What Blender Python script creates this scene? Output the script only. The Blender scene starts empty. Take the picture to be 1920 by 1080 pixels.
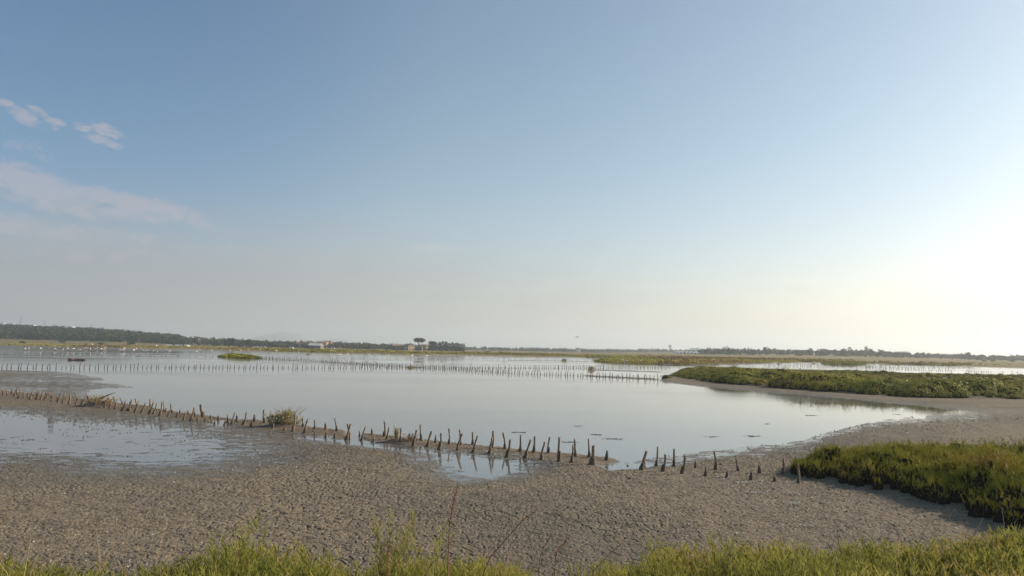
import bpy, math, random
import numpy as np
from mathutils import Vector, Matrix

R = math.radians
C = bpy.context.scene.collection
SC = bpy.context.scene

# ------------------------------------------------------------------ camera
FPX, PITCH, ROLL, CAMH = 1478.0, math.atan(115 / 1478.0), R(1.0), 3.0
fwd = Vector((0, math.cos(PITCH), math.sin(PITCH)))
up0 = Vector((0, -math.sin(PITCH), math.cos(PITCH)))
rt0 = Vector((1, 0, 0))
rt = rt0 * math.cos(ROLL) + up0 * math.sin(ROLL)
up = up0 * math.cos(ROLL) - rt0 * math.sin(ROLL)
cam_data = bpy.data.cameras.new('camera')
cam = bpy.data.objects.new('camera', cam_data)
C.objects.link(cam)
m = Matrix((rt, up, -fwd)).transposed().to_4x4()
m.translation = Vector((0, 0, CAMH))
cam.matrix_world = m
cam_data.sensor_width = 36.0
cam_data.lens = 36.0 * FPX / 1920.0
cam_data.clip_start = 0.05
cam_data.clip_end = 40000
SC.camera = cam


def ray(px, py):
    return fwd + rt * ((px - 960) / FPX) - up * ((py - 540) / FPX)


def at(px, py, z=0.0):
    """point of the ground plane that the surveyed photo point stands on"""
    d = ray(px, py)
    t = (z - CAMH) / d.z
    return (d.x * t, d.y * t)


def azx(px, Y):
    d = ray(px, 660)
    return d.x / d.y * Y


# ------------------------------------------------------------------ light
SUN_AZ, SUN_EL = R(70), R(23)          # azimuth clockwise from +Y (right of the view)
SKY_STRENGTH, SUN_STRENGTH, EXPOSURE = 0.10, 4.5, 0.38
SC.view_settings.view_transform = 'Standard'
SC.view_settings.look = 'None'
SC.view_settings.gamma = 1.0
SC.view_settings.use_curve_mapping = False
SC.view_settings.exposure = EXPOSURE
SC.cycles.use_denoising = True
SC.cycles.max_bounces = 6
SC.cycles.volume_bounces = 1
SC.cycles.transparent_max_bounces = 8

sun_d = bpy.data.lights.new('sun', 'SUN')
sun_d.energy = SUN_STRENGTH
sun_d.angle = R(0.6)
sun_d.color = (1.0, 0.86, 0.68)
sun = bpy.data.objects.new('sun', sun_d)
C.objects.link(sun)
sdir = Vector((math.sin(SUN_AZ) * math.cos(SUN_EL), math.cos(SUN_AZ) * math.cos(SUN_EL), math.sin(SUN_EL)))
sun.rotation_euler = sdir.to_track_quat('Z', 'Y').to_euler()

world = bpy.data.worlds.new('World')
SC.world = world
world.use_nodes = True


class NT:
    """small node-tree helper"""
    def __init__(self, tree):
        self.t = tree
        self.n = tree.nodes
        self.l = tree.links

    def add(self, typ, **kw):
        n = self.n.new(typ)
        ins = kw.pop('ins', {})
        for k, v in kw.items():
            setattr(n, k, v)
        for k, v in ins.items():
            s = n.inputs[k]
            if hasattr(v, 'is_linked') or isinstance(v, bpy.types.NodeSocket):
                self.l.new(v, s)
            else:
                s.default_value = v
        return n

    def math(self, op, a, b=0.0, c=0.0, clamp=False):
        n = self.n.new('ShaderNodeMath')
        n.operation = op
        n.use_clamp = clamp
        for i, v in enumerate((a, b, c)):
            if isinstance(v, bpy.types.NodeSocket):
                self.l.new(v, n.inputs[i])
            else:
                n.inputs[i].default_value = v
        return n.outputs[0]

    def vec(self, op, a, b=None):
        n = self.n.new('ShaderNodeVectorMath')
        n.operation = op
        for i, v in enumerate((a, b)):
            if v is None:
                continue
            if isinstance(v, bpy.types.NodeSocket):
                self.l.new(v, n.inputs[i])
            else:
                n.inputs[i].default_value = v
        return n.outputs['Value'] if op in ('DOT_PRODUCT', 'LENGTH') else n.outputs[0]

    def smooth(self, x, a, b, lo=0.0, hi=1.0):
        n = self.n.new('ShaderNodeMapRange')
        n.interpolation_type = 'SMOOTHSTEP'
        self.l.new(x, n.inputs[0])
        n.inputs[1].default_value, n.inputs[2].default_value = a, b
        n.inputs[3].default_value, n.inputs[4].default_value = lo, hi
        return n.outputs[0]

    def mix(self, f, a, b, mode='MIX'):
        n = self.n.new('ShaderNodeMix')
        n.data_type = 'RGBA'
        n.blend_type = mode
        for i, v in ((0, f), (6, a), (7, b)):
            if isinstance(v, bpy.types.NodeSocket):
                self.l.new(v, n.inputs[i])
            elif i == 0:
                n.inputs[i].default_value = v
            else:
                n.inputs[i].default_value = (*v, 1.0) if len(v) == 3 else v
        return n.outputs[2]

    def noise(self, vec, scale, detail=4.0, rough=0.55, dist=0.0):
        n = self.n.new('ShaderNodeTexNoise')
        self.l.new(vec, n.inputs['Vector'])
        n.inputs['Scale'].default_value = scale
        n.inputs['Detail'].default_value = detail
        n.inputs['Roughness'].default_value = rough
        n.inputs['Distortion'].default_value = dist
        return n.outputs[0]


# ---- sky: Nishita plus thin high cloud at fixed compass directions
W = NT(world.node_tree)
W.n.clear()
sky = W.add('ShaderNodeTexSky', sky_type='NISHITA', sun_disc=False, sun_elevation=SUN_EL, sun_rotation=SUN_AZ,
            altitude=0.0, air_density=1.0, dust_density=1.2, ozone_density=1.0)
tc = W.add('ShaderNodeTexCoord')
dirv = W.vec('NORMALIZE', tc.outputs['Generated'])
CLOUDS = [  # px, py, half width, half height, slope deg, density
    (10, 193, 16, 7, 5, .55), (45, 217, 26, 13, 25, .62), (70, 208, 22, 8, 20, .45), (103, 227, 18, 8, 5, .42),
    (92, 241, 16, 7, 0, .25), (153, 238, 17, 8, 5, .5), (205, 247, 32, 11, 17, .55), (195, 265, 34, 9, 12, .48),
    (35, 272, 38, 11, -3, .35), (88, 297, 26, 10, 15, .25), (60, 350, 120, 34, 16, .62), (250, 380, 130, 17, 9, .62), (115, 385, 70, 16, 14, .5),
    (260, 405, 90, 14, 4, .45), (380, 420, 90, 14, 6, .3), (40, 425, 160, 22, 4, .5), (200, 440, 160, 18, 2, .35),
    (816, 465, 50, 9, 2, 1.0), (1500, 527, 42, 8, 0, .9), (440, 470, 240, 22, 3, .25), (150, 470, 260, 26, 0, .3),
]
# clearer, bluer air away from the sun
tld = ray(0, 0).normalized()
deep = W.smooth(W.vec('DOT_PRODUCT', dirv, tuple(tld)), 0.88, 1.0)
elev = W.smooth(W.vec('DOT_PRODUCT', dirv, (0, 0, 1)), 0.0, 0.30)
skyc = W.mix(1.0, sky.outputs[0], W.mix(elev, (1.035, 0.98, 1.035), (0.955, 1.02, 0.99)), 'MULTIPLY')
skyc = W.mix(deep, skyc, W.mix(1.0, skyc, (0.66, 0.80, 0.95), 'MULTIPLY'))
# a broad veil of thin cirrostratus low on the left
vc_ = ray(120, 600).normalized()
ve = Vector((vc_.y, -vc_.x, 0)).normalized()
va = W.math('MULTIPLY', W.vec('DOT_PRODUCT', dirv, tuple(ve)), FPX / 1150)
vb = W.math('MULTIPLY', W.math('SUBTRACT', W.vec('DOT_PRODUCT', dirv, (0, 0, 1)), vc_.z), FPX / 235)
vr = W.math('SQRT', W.math('ADD', W.math('MULTIPLY', va, va), W.math('MULTIPLY', vb, vb)))
vn = W.noise(W.vec('MULTIPLY', dirv, (1, 1, 5.0)), 7.0, 5.0, 0.6, 0.4)
veil = W.smooth(W.math('ADD', vr, W.math('MULTIPLY', W.math('SUBTRACT', vn, 0.5), 0.7)), 1.1, 0.25)
vfront = W.math('GREATER_THAN', W.vec('DOT_PRODUCT', dirv, (0, 1, 0)), 0.0)
skyc = W.mix(W.math('MULTIPLY', W.math('MULTIPLY', veil, vfront), 0.62), skyc, (2.95, 2.80, 2.95))
nz = W.noise(W.vec('MULTIPLY', dirv, (1, 1, 2.2)), 42.0, 6.0, 0.66, 0.8)
nz2 = W.noise(W.vec('MULTIPLY', dirv, (1, 1, 2.5)), 130.0, 4.0, 0.6, 0.3)
ntot = W.math('ADD', W.math('MULTIPLY', nz, 0.75), W.math('MULTIPLY', nz2, 0.35))
mask = None
for (px, py, hw, hh, sl, den) in CLOUDS:
    c = ray(px, py).normalized()
    e = Vector((c.y, -c.x, 0)).normalized()
    n_ = e.cross(c).normalized()
    s = math.radians(-sl)
    t1 = e * math.cos(s) + n_ * math.sin(s)
    t2 = -e * math.sin(s) + n_ * math.cos(s)
    a = W.math('MULTIPLY', W.math('SUBTRACT', W.vec('DOT_PRODUCT', dirv, tuple(t1)), c.dot(t1)), FPX / hw / 1.18)
    b = W.math('MULTIPLY', W.math('SUBTRACT', W.vec('DOT_PRODUCT', dirv, tuple(t2)), c.dot(t2)), FPX / hh / 1.18)
    r2 = W.math('ADD', W.math('MULTIPLY', a, a), W.math('MULTIPLY', b, b))
    g = W.math('MULTIPLY', W.math('SUBTRACT', 1.0, r2, clamp=True), den)
    mask = g if mask is None else W.math('MAXIMUM', mask, g)
front = W.math('GREATER_THAN', W.vec('DOT_PRODUCT', dirv, (0, 1, 0)), 0.3)
cl = W.smooth(W.math('ADD', mask, W.math('MULTIPLY', W.math('SUBTRACT', ntot, 0.55), 1.5)), 0.10, 0.62)
cl = W.math('MULTIPLY', W.math('MULTIPLY', cl, front), W.smooth(mask, 0.0, 0.15))
CLOUD_COL = (3.8, 3.6, 3.9)
cloudmix = W.mix(W.math('MULTIPLY', cl, 0.60), skyc, W.mix(1.0, W.mix(1.0, skyc, (1.06, 1.04, 1.02), 'MULTIPLY'), CLOUD_COL, 'LIGHTEN'))
bg = W.add('ShaderNodeBackground', ins={'Color': cloudmix, 'Strength': SKY_STRENGTH})
wo = W.add('ShaderNodeOutputWorld')
W.l.new(bg.outputs[0], wo.inputs[0])


# ------------------------------------------------------------------ helpers
def tag(o, label=None, cat=None, group=None, kind=None):
    if label: o['label'] = label
    if cat: o['category'] = cat
    if group: o['group'] = group
    if kind: o['kind'] = kind
    return o


def empty(name, loc=(0, 0, 0), rz=0.0):
    o = bpy.data.objects.new(name, None)
    o.location = loc
    o.rotation_euler = (0, 0, rz)
    o.empty_display_size = 0.2
    C.objects.link(o)
    return o


def link_mesh(name, me, mat=None, parent=None, loc=None):
    o = bpy.data.objects.new(name, me)
    C.objects.link(o)
    if mat is not None:
        if isinstance(mat, (list, tuple)):
            for mm in mat: me.materials.append(mm)
        elif not me.materials:
            me.materials.append(mat)
    if parent: o.parent = parent
    if loc is not None: o.location = loc
    return o


def np_mesh(name, V, F, smooth=False, attrs=None):
    """V (n,3) float, F (m,k) int with one k"""
    V = np.ascontiguousarray(V, dtype=np.float32)
    F = np.ascontiguousarray(F, dtype=np.int32)
    k = F.shape[1]
    me = bpy.data.meshes.new(name)
    me.vertices.add(len(V)); me.vertices.foreach_set('co', V.ravel())
    me.loops.add(F.size); me.loops.foreach_set('vertex_index', F.ravel())
    me.polygons.add(len(F)); me.polygons.foreach_set('loop_start', np.arange(0, F.size, k, dtype=np.int32))
    if smooth: me.polygons.foreach_set('use_smooth', np.ones(len(F), dtype=bool))
    me.update(calc_edges=True)
    for an, arr in (attrs or {}).items():
        a = me.attributes.new(an, 'FLOAT', 'POINT')
        a.data.foreach_set('value', np.ascontiguousarray(arr, dtype=np.float32))
    return me


class MB:
    """mesh builder for boxes, tubes, cones, prisms"""
    def __init__(self): self.v = []; self.f = []
    def poly(self, pts, faces):
        b = len(self.v)
        self.v += [tuple(p) for p in pts]
        self.f += [tuple(b + i for i in f) for f in faces]
        return self
    def box(self, x0, x1, y0, y1, z0, z1):
        return self.poly([(x0, y0, z0), (x1, y0, z0), (x1, y1, z0), (x0, y1, z0), (x0, y0, z1), (x1, y0, z1), (x1, y1, z1), (x0, y1, z1)],
                         [(0, 3, 2, 1), (4, 5, 6, 7), (0, 1, 5, 4), (1, 2, 6, 5), (2, 3, 7, 6), (3, 0, 4, 7)])
    def tube(self, pts, radii, n=8, cap=True, jit=0.0, rnd=None):
        pts = [Vector(p) for p in pts]
        rings = []
        for i, p in enumerate(pts):
            t = (pts[min(i + 1, len(pts) - 1)] - pts[max(i - 1, 0)]).normalized()
            a = t.cross(Vector((0.13, 0.95, 0.2))).normalized()
            b = t.cross(a)
            ring = []
            for k in range(n):
                an = 2 * math.pi * k / n
                rr = radii[i] * (1 + (rnd.uniform(-jit, jit) if rnd else 0))
                ring.append(p + (a * math.cos(an) + b * math.sin(an)) * rr)
            rings.append(ring)
        base = len(self.v)
        for ring in rings: self.v += [tuple(q) for q in ring]
        for i in range(len(pts) - 1):
            for k in range(n):
                k2 = (k + 1) % n
                self.f.append((base + i * n + k, base + i * n + k2, base + (i + 1) * n + k2, base + (i + 1) * n + k))
        if cap:
            self.f.append(tuple(base + k for k in range(n))[::-1])
            self.f.append(tuple(base + (len(pts) - 1) * n + k for k in range(n)))
        return self
    def mesh(self, name, smooth=False):
        me = bpy.data.meshes.new(name)
        me.from_pydata(self.v, [], self.f)
        if smooth: me.polygons.foreach_set('use_smooth', [True] * len(me.polygons))
        me.update()
        return me
    def obj(self, name, mat=None, parent=None, loc=None, smooth=False):
        return link_mesh(name, self.mesh(name, smooth), mat, parent, loc)


# ---- numpy noise
def _hash(ix, iy, seed):
    h = (ix.astype(np.int64) * 374761393 + iy.astype(np.int64) * 668265263 + seed * 1274126177) & 0x7FFFFFFF
    h = ((h ^ (h >> 13)) * 1103515245 + 12345) & 0x7FFFFFFF
    h = (h ^ (h >> 16)) & 0xFFFFF
    return h / float(0xFFFFF)


def vnoise(x, y, seed=0):
    ix = np.floor(x); iy = np.floor(y)
    fx = x - ix; fy = y - iy
    fx = fx * fx * (3 - 2 * fx); fy = fy * fy * (3 - 2 * fy)
    a = _hash(ix, iy, seed); b = _hash(ix + 1, iy, seed); c = _hash(ix, iy + 1, seed); d = _hash(ix + 1, iy + 1, seed)
    return (a + (b - a) * fx) * (1 - fy) + (c + (d - c) * fx) * fy


def fbm(x, y, seed=0, octv=3):
    s = np.zeros_like(x, dtype=np.float64); amp = 1.0; tot = 0
    for o in range(octv):
        s += amp * vnoise(x * 2 ** o, y * 2 ** o, seed + 17 * o); tot += amp; amp *= 0.5
    return s / tot


def sst(a, b, x):
    t = np.clip((x - a) / (b - a), 0, 1)
    return t * t * (3 - 2 * t)


def sdist(poly, x, y):
    """signed distance (positive inside) to a polygon"""
    P = np.asarray(poly, dtype=np.float64)
    best = np.full(x.shape, 1e18)
    inside = np.zeros(x.shape, dtype=bool)
    n = len(P)
    for i in range(n):
        x0, y0 = P[i]; x1, y1 = P[(i + 1) % n]
        dx, dy = x1 - x0, y1 - y0
        L = dx * dx + dy * dy + 1e-12
        t = np.clip(((x - x0) * dx + (y - y0) * dy) / L, 0, 1)
        d = (x - x0 - t * dx) ** 2 + (y - y0 - t * dy) ** 2
        np.minimum(best, d, out=best)
        c = ((y0 <= y) != (y1 <= y))
        if dy != 0:
            c &= x < x0 + (y - y0) * dx / dy
            inside ^= c
    return np.where(inside, 1, -1) * np.sqrt(best)


def sdist_box(poly, x, y, margin):
    P = np.asarray(poly)
    x0, y0 = P.min(0) - margin; x1, y1 = P.max(0) + margin
    m_ = (x > x0) & (x < x1) & (y > y0) & (y < y1)
    out = np.full(x.shape, -1e6)
    if m_.any(): out[m_] = sdist(poly, x[m_], y[m_])
    return out


# ------------------------------------------------------------------ survey of the site (photo points turned into ground points)
FRONT = [(-300, 716), (6, 742), (25, 744), (66, 750), (141, 759.5), (203, 770), (250, 773), (290, 778), (343, 788), (400, 792), (453, 796),
         (490, 803), (545, 808), (612, 817), (649, 822), (699, 826), (773, 834), (823, 840), (856, 843), (917, 849), (983, 857),
         (1048, 865), (1110, 872), (1201, 881), (1242, 885), (1278, 889), (1322, 894), (1363, 897), (1407, 901), (1453, 904), (1497, 906)]
BACK = [(-300, 706), (6, 735), (60, 741), (110, 746), (175, 752), (219, 758), (286, 765), (324, 774), (381, 781), (427, 787), (496, 792), (569, 800),
        (590, 804), (632, 808), (655, 811), (675, 814), (720, 818), (790, 825), (842, 831), (864, 834), (886, 835), (922, 840),
        (947, 842), (976, 846), (1001, 848), (1028, 850), (1079, 855), (1105, 857), (1157, 862), (1230, 872), (1263, 875), (1304, 879),
        (1343, 881), (1385, 885), (1425, 889), (1467, 889)]
W_ = lambda pts: [at(*p) for p in pts]
LAKESIDE = [(1170, 868), (1215, 859), (1290, 849), (1400, 840), (1480, 826), (1540, 811), (1600, 798), (1660, 787), (1730, 778), (1800, 771.5),
            (1765, 766), (1700, 760), (1640, 755), (1560, 746), (1480, 740), (1400, 734), (1320, 726), (1245, 718), (1233, 713),
            (1240, 705), (1268, 692), (1310, 689), (1380, 690), (1480, 692), (1560, 693.5), (1640, 697), (1720, 699.5), (1800, 701), (1920, 704.5), (2300, 713)]
P_NEAR = [(-100, -20)] + [at(-300, 712)] + W_([p for p in BACK if 0 < p[0] < 1160]) + W_(LAKESIDE) + [(140, -20)]
P_SPIT = W_([(-300, 685), (0, 692), (60, 694), (110, 696), (150, 698), (185, 701), (205, 705), (232, 710), (215, 715), (292, 726), (270, 729),
             (222, 730), (200, 737), (225, 750), (235, 760), (170, 757), (100, 750), (6, 742), (-300, 716)])
P_RIDGE = W_([(x, y - 3) for x, y in BACK if x <= 1160] + [(1175, 867)] + [(x, y + 2.5) for x, y in FRONT[::-1] if x <= 1130])
P_PONDS = [
    (W_([(-300, 752), (0, 768), (60, 768), (200, 782), (300, 789), (430, 803), (510, 826), (530, 846), (505, 866), (400, 882), (300, 889), (200, 887), (140, 884),
         (60, 868), (-300, 856)]), 3.0, -0.008),
    (W_([(765, 838), (860, 848), (950, 858), (1015, 868), (1000, 884), (950, 900), (875, 908), (835, 897), (800, 870)]), 1.3, -0.022),
    (W_([(540, 811), (600, 819), (700, 829), (765, 838), (810, 846), (770, 850), (690, 842), (600, 830), (540, 820)]), 0.8, -0.016),
    (W_([(1125, 875), (1200, 868), (1235, 872), (1205, 880), (1140, 884)]), 0.35, -0.03),
    (W_([(1230, 868), (1300, 856), (1390, 846), (1395, 852), (1300, 864), (1250, 874)]), 0.5, -0.002),
    (W_([(388, 785), (432, 786), (428, 800), (395, 797)]), 0.3, -0.03),
    (W_([(636, 803), (684, 808), (690, 830), (650, 826)]), 0.3, -0.03),
    (W_([(1690, 782), (1740, 768), (1850, 768), (1850, 776), (1790, 786), (1720, 790)]), 3.5, -0.002),
    (W_([(1165, 860), (1290, 846), (1400, 836), (1500, 820), (1600, 796), (1720, 776), (1730, 786), (1640, 802), (1560, 818), (1490, 840), (1400, 856), (1300, 866), (1180, 874)]), 1.8, 0.004),
    (W_([(1300, 722), (1500, 738), (1640, 752), (1780, 764), (1780, 768), (1640, 757), (1500, 743), (1300, 728)]), 3.5, 0.016),
]
P_V1 = W_([(1247, 711), (1265, 708), (1320, 716), (1400, 724), (1500, 732), (1620, 741), (1720, 747), (1920, 751), (2300, 757), (2300, 722), (1920, 709),
           (1800, 706), (1720, 704), (1640, 702), (1560, 699), (1480, 697), (1400, 695), (1310, 693), (1280, 694)])
P_V2 = W_([(1490, 897), (1545, 906), (1610, 918), (1700, 936), (1780, 958), (1850, 984), (1930, 1012), (2150, 1070), (2300, 1000), (2200, 905), (1920, 880),
           (1800, 878), (1700, 872), (1600, 872), (1530, 876), (1490, 886)])
P_FAR = W_([(0, 646.2), (50, 647.5), (120, 649), (180, 651), (300, 653.5), (420, 656.5), (560, 659.5), (640, 661.5), (720, 663.5), (960, 668.2), (1120, 671.2),
            (1180, 672.4), (1250, 673.6), (1330, 675), (1440, 677.5), (1540, 679), (1620, 680), (1640, 682), (1700, 683), (1780, 685.6),
            (1850, 688.5), (1920, 690)]) + [(300, 200), (9000, 150), (9000, 9000), (-9000, 9000), (-9000, 450), (-900, 430), (-430, 560)]
P_MARSH = W_([(1222, 682.6), (1260, 684.3), (1345, 683.8), (1390, 681.8), (1450, 680.2), (1510, 678.6), (1480, 677), (1400, 676), (1330, 675.2), (1262, 677.5)])
P_MARSH2 = W_([(1113, 677), (1135, 680), (1180, 681.8), (1232, 682.6), (1262, 679), (1225, 675.8), (1175, 674.2), (1140, 674.6)])
P_MARSH3 = W_([(1541, 682.2), (1560, 684), (1600, 684.6), (1622, 683.6), (1600, 681.6), (1552, 680.6)])
P_ISLE = W_([(414, 669.2), (430, 671), (452, 672), (484, 672), (478, 670), (450, 668), (425, 667.8)])
P_BARS = [W_([(1083, 702.6), (1160, 706), (1236, 709.6), (1250, 714.5), (1180, 711.2), (1088, 705.6)]),
          W_([(1095, 692.4), (1160, 694), (1248, 697.2), (1248, 698.8), (1150, 695.8), (1095, 694)]),
          W_([(950, 675), (1113, 677), (1116, 678.2), (950, 676.2)]),
          W_([(752, 688.2), (800, 688.6), (802, 690.2), (752, 689.8)])]


def band(t, table):
    return np.interp(t, [a for a, _ in table], [b for _, b in table])


LEFT_HILL = [(-1.2, 20), (-.9, 19), (-.65, 19), (-.6, 17.5), (-.51, 14.5), (-.44, 9.5), (-.38, 6), (-.31, 3.0), (-.24, 2.0), (-.1, 0.3), (0, 0), (9, 0)]
RIGHT_HILL = [(-9, 0), (.1, 0), (.2, 1.5), (.3, 2.5), (.45, 3.5), (.5, 2.0), (.6, 0.5), (9, 0.5)]


def ground(x, y, fine=True):
    """macro terrain height, vegetation cover and sediment type"""
    x = np.asarray(x, dtype=np.float64); y = np.asarray(y, dtype=np.float64)
    r = np.sqrt(x * x + y * y) + 1e-6
    wob = np.clip(r / 60, 0.05, 3.0)
    xw = x + (fbm(x / (3 * wob), y / (3 * wob), 5) - .5) * 1.6 * wob
    yw = y + (fbm(x / (3 * wob), y / (3 * wob), 9) - .5) * 1.6 * wob
    z = np.full(x.shape, -0.16)
    veg = np.zeros(x.shape)

    def land(poly, h, w, off=0.0, margin=50):
        sd = sdist_box(poly, xw, yw, margin)
        return -0.16 + (h + 0.16) * sst(-w, w, sd + off), sd
    zn, sdn = land(P_NEAR, 0.07, 1.6, 0.3, 20)
    # the lake margin on the right is nearly level: a wide wet rim
    z = np.maximum(z, zn)
    zs, sds = land(P_SPIT, 0.012, 3.0, 0.8)
    zs = np.where(sds > -1e5, zs + .04 * sst(0, 14, sds) * sst(-20, -32, x) + (fbm(x * .16, y * .32, 61, 3) - .5) * .05 * sst(-3, 3, sds), zs)
    z = np.maximum(z, zs)
    for P, w, zp in P_PONDS:
        sd = sdist_box(P, xw * .5 + x * .5, yw * .5 + y * .5, 6)
        k = sst(-w, w, sd)
        z = z * (1 - k) + np.minimum(z, zp) * k
    sdr = sdist_box(P_RIDGE, x, y, 4)
    k = sst(-0.35, 0.45, sdr)
    gap = sst(0.0, 0.4, sdist_box(P_PONDS[5][0], x, y, 3)) + sst(0.0, 0.4, sdist_box(P_PONDS[6][0], x, y, 3))
    rz = 0.02 + 0.07 * fbm(x * 1.1, y * 1.1, 31)
    ridge = k * np.clip(1 - gap, 0, 1)
    z = np.maximum(z, -0.1 + (rz + 0.1) * ridge)
    # raised vegetated ground
    sd1 = sdist_box(P_V1, xw, yw, 8)
    k1 = sst(-0.8, 1.5, sd1); z = z + 0.18 * k1; veg = np.maximum(veg, k1)
    sd2 = sdist_box(P_V2, x, y, 4)
    k2 = sst(-0.3, 0.6, sd2); z = z + 0.12 * k2; veg = np.maximum(veg, k2)
    sdf = sdist(P_FAR, xw, yw)
    kf = sst(-1.0, 5.0, sdf)
    z = np.maximum(z, -0.16 + 0.50 * kf); veg = np.maximum(veg, sst(-1, 1, sdf))
    for P in (P_MARSH, P_MARSH2, P_MARSH3):
        sd = sdist_box(P, xw, yw, 30); k = sst(-1.5, 3.5, sd)
        z = np.maximum(z, -0.16 + 0.42 * k); veg = np.maximum(veg, k)
    sd = sdist_box(P_ISLE, x, y, 10); k = sst(-0.8, 3, sd)
    z = np.maximum(z, -0.16 + 0.4 * k); veg = np.maximum(veg, k)
    for P in P_BARS:
        sd = sdist_box(P, x, y, 10); k = sst(-0.8, 1.0, sd)
        z = np.maximum(z, -0.16 + 0.2 * k)
    # distant relief
    t = x / np.maximum(y, 1.0)
    far = (y > 350)
    hl = band(t, LEFT_HILL) * sst(650, 1150, y) * far
    hr = band(t, RIGHT_HILL) * sst(560, 900, y) * far
    z = z + hl + hr + far * sst(600, 1500, r) * (fbm(x / 160, y / 160, 77) - .45) * 3.0
    # the dyke on which the photographer stands
    edge = 4.7 + 0.25 * np.sin(x * 0.7) + np.clip(x - 2, 0, 5) * 0.18
    bank = sst(0, 1, np.clip((edge + 4.0 - y) / 4.3, 0, 1)) * (np.abs(x) < 200)
    z = np.where(bank > 0, np.maximum(z, z * (1 - bank) + 1.42 * bank), z)
    veg = np.maximum(veg, sst(0.1, 0.3, bank))
    # hummocks and hollows of the mud around the water level
    near_ = (r < 110) * (1 - veg) * (1 - np.clip(ridge, 0, 1)) * sst(.09, .03, np.abs(z - 0.01))
    sc_ = np.clip(r / 30, 1, 2.5)
    z = z + near_ * ((fbm(x * 2.6 / sc_, y * 4.6 / sc_, 131, 4) - .5) * .045)
    return z, veg, ridge


def gz(x, y):
    return float(ground(np.array([x]), np.array([y]))[0][0])


# ------------------------------------------------------------------ materials
def new_mat(name):
    mt = bpy.data.materials.new(name)
    mt.use_nodes = True
    t = NT(mt.node_tree)
    t.n.clear()
    out = t.add('ShaderNodeOutputMaterial')
    return mt, t, out


def simple_mat(name, col, col2=None, scale=6.0, rough=0.85, bump=0.0, obj_coord=True):
    mt, t, out = new_mat(name)
    tcn = t.add('ShaderNodeTexCoord')
    v = tcn.outputs['Object']
    nse = t.noise(v, scale, 5.0, 0.6)
    c = t.mix(t.smooth(nse, 0.35, 0.65), col, col2 or tuple(x * 0.7 for x in col))
    p = t.add('ShaderNodeBsdfPrincipled', ins={'Base Color': c, 'Roughness': rough})
    if bump:
        b = t.add('ShaderNodeBump', ins={'Height': nse, 'Strength': 0.6, 'Distance': bump})
        t.l.new(b.outputs[0], p.inputs['Normal'])
    t.l.new(p.outputs[0], out.inputs[0])
    return mt


def leaf_mat(name, cols, scale=1.0, transl=0.35, rough=0.6):
    """foliage: colours vary from plant to plant (attribute) and over metres (noise)"""
    mt, t, out = new_mat(name)
    geo = t.add('ShaderNodeNewGeometry')
    at_ = t.add('ShaderNodeAttribute', attribute_name='tint')
    nse = t.noise(geo.outputs['Position'], scale, 3.0, 0.6)
    f = t.math('ADD', t.math('MULTIPLY', at_.outputs['Fac'], 0.55), t.math('MULTIPLY', nse, 0.6))
    rp = t.add('ShaderNodeValToRGB')
    t.l.new(f, rp.inputs[0])
    cr = rp.color_ramp
    while len(cr.elements) < len(cols): cr.elements.new(0.5)
    for el, (pos, col) in zip(cr.elements, cols):
        el.position = pos; el.color = (*col, 1)
    isshade = t.math('LESS_THAN', at_.outputs['Fac'], -5.0)
    lc = t.mix(isshade, rp.outputs[0], (0.034, 0.028, 0.020))  # woody cores and low stems coloured near-black, standing in for bush shade
    d = t.add('ShaderNodeBsdfPrincipled', ins={'Base Color': lc, 'Roughness': rough})
    t.l.new(t.math('MULTIPLY', t.math('SUBTRACT', 1.0, isshade), 0.15), d.inputs['Specular IOR Level'])
    tr = t.add('ShaderNodeBsdfTranslucent', ins={'Color': lc})
    mx = t.add('ShaderNodeMixShader', ins={0: t.math('MULTIPLY', t.math('SUBTRACT', 1.0, isshade), transl), 1: d.outputs[0], 2: tr.outputs[0]})
    t.l.new(mx.outputs[0], out.inputs[0])
    return mt


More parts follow.
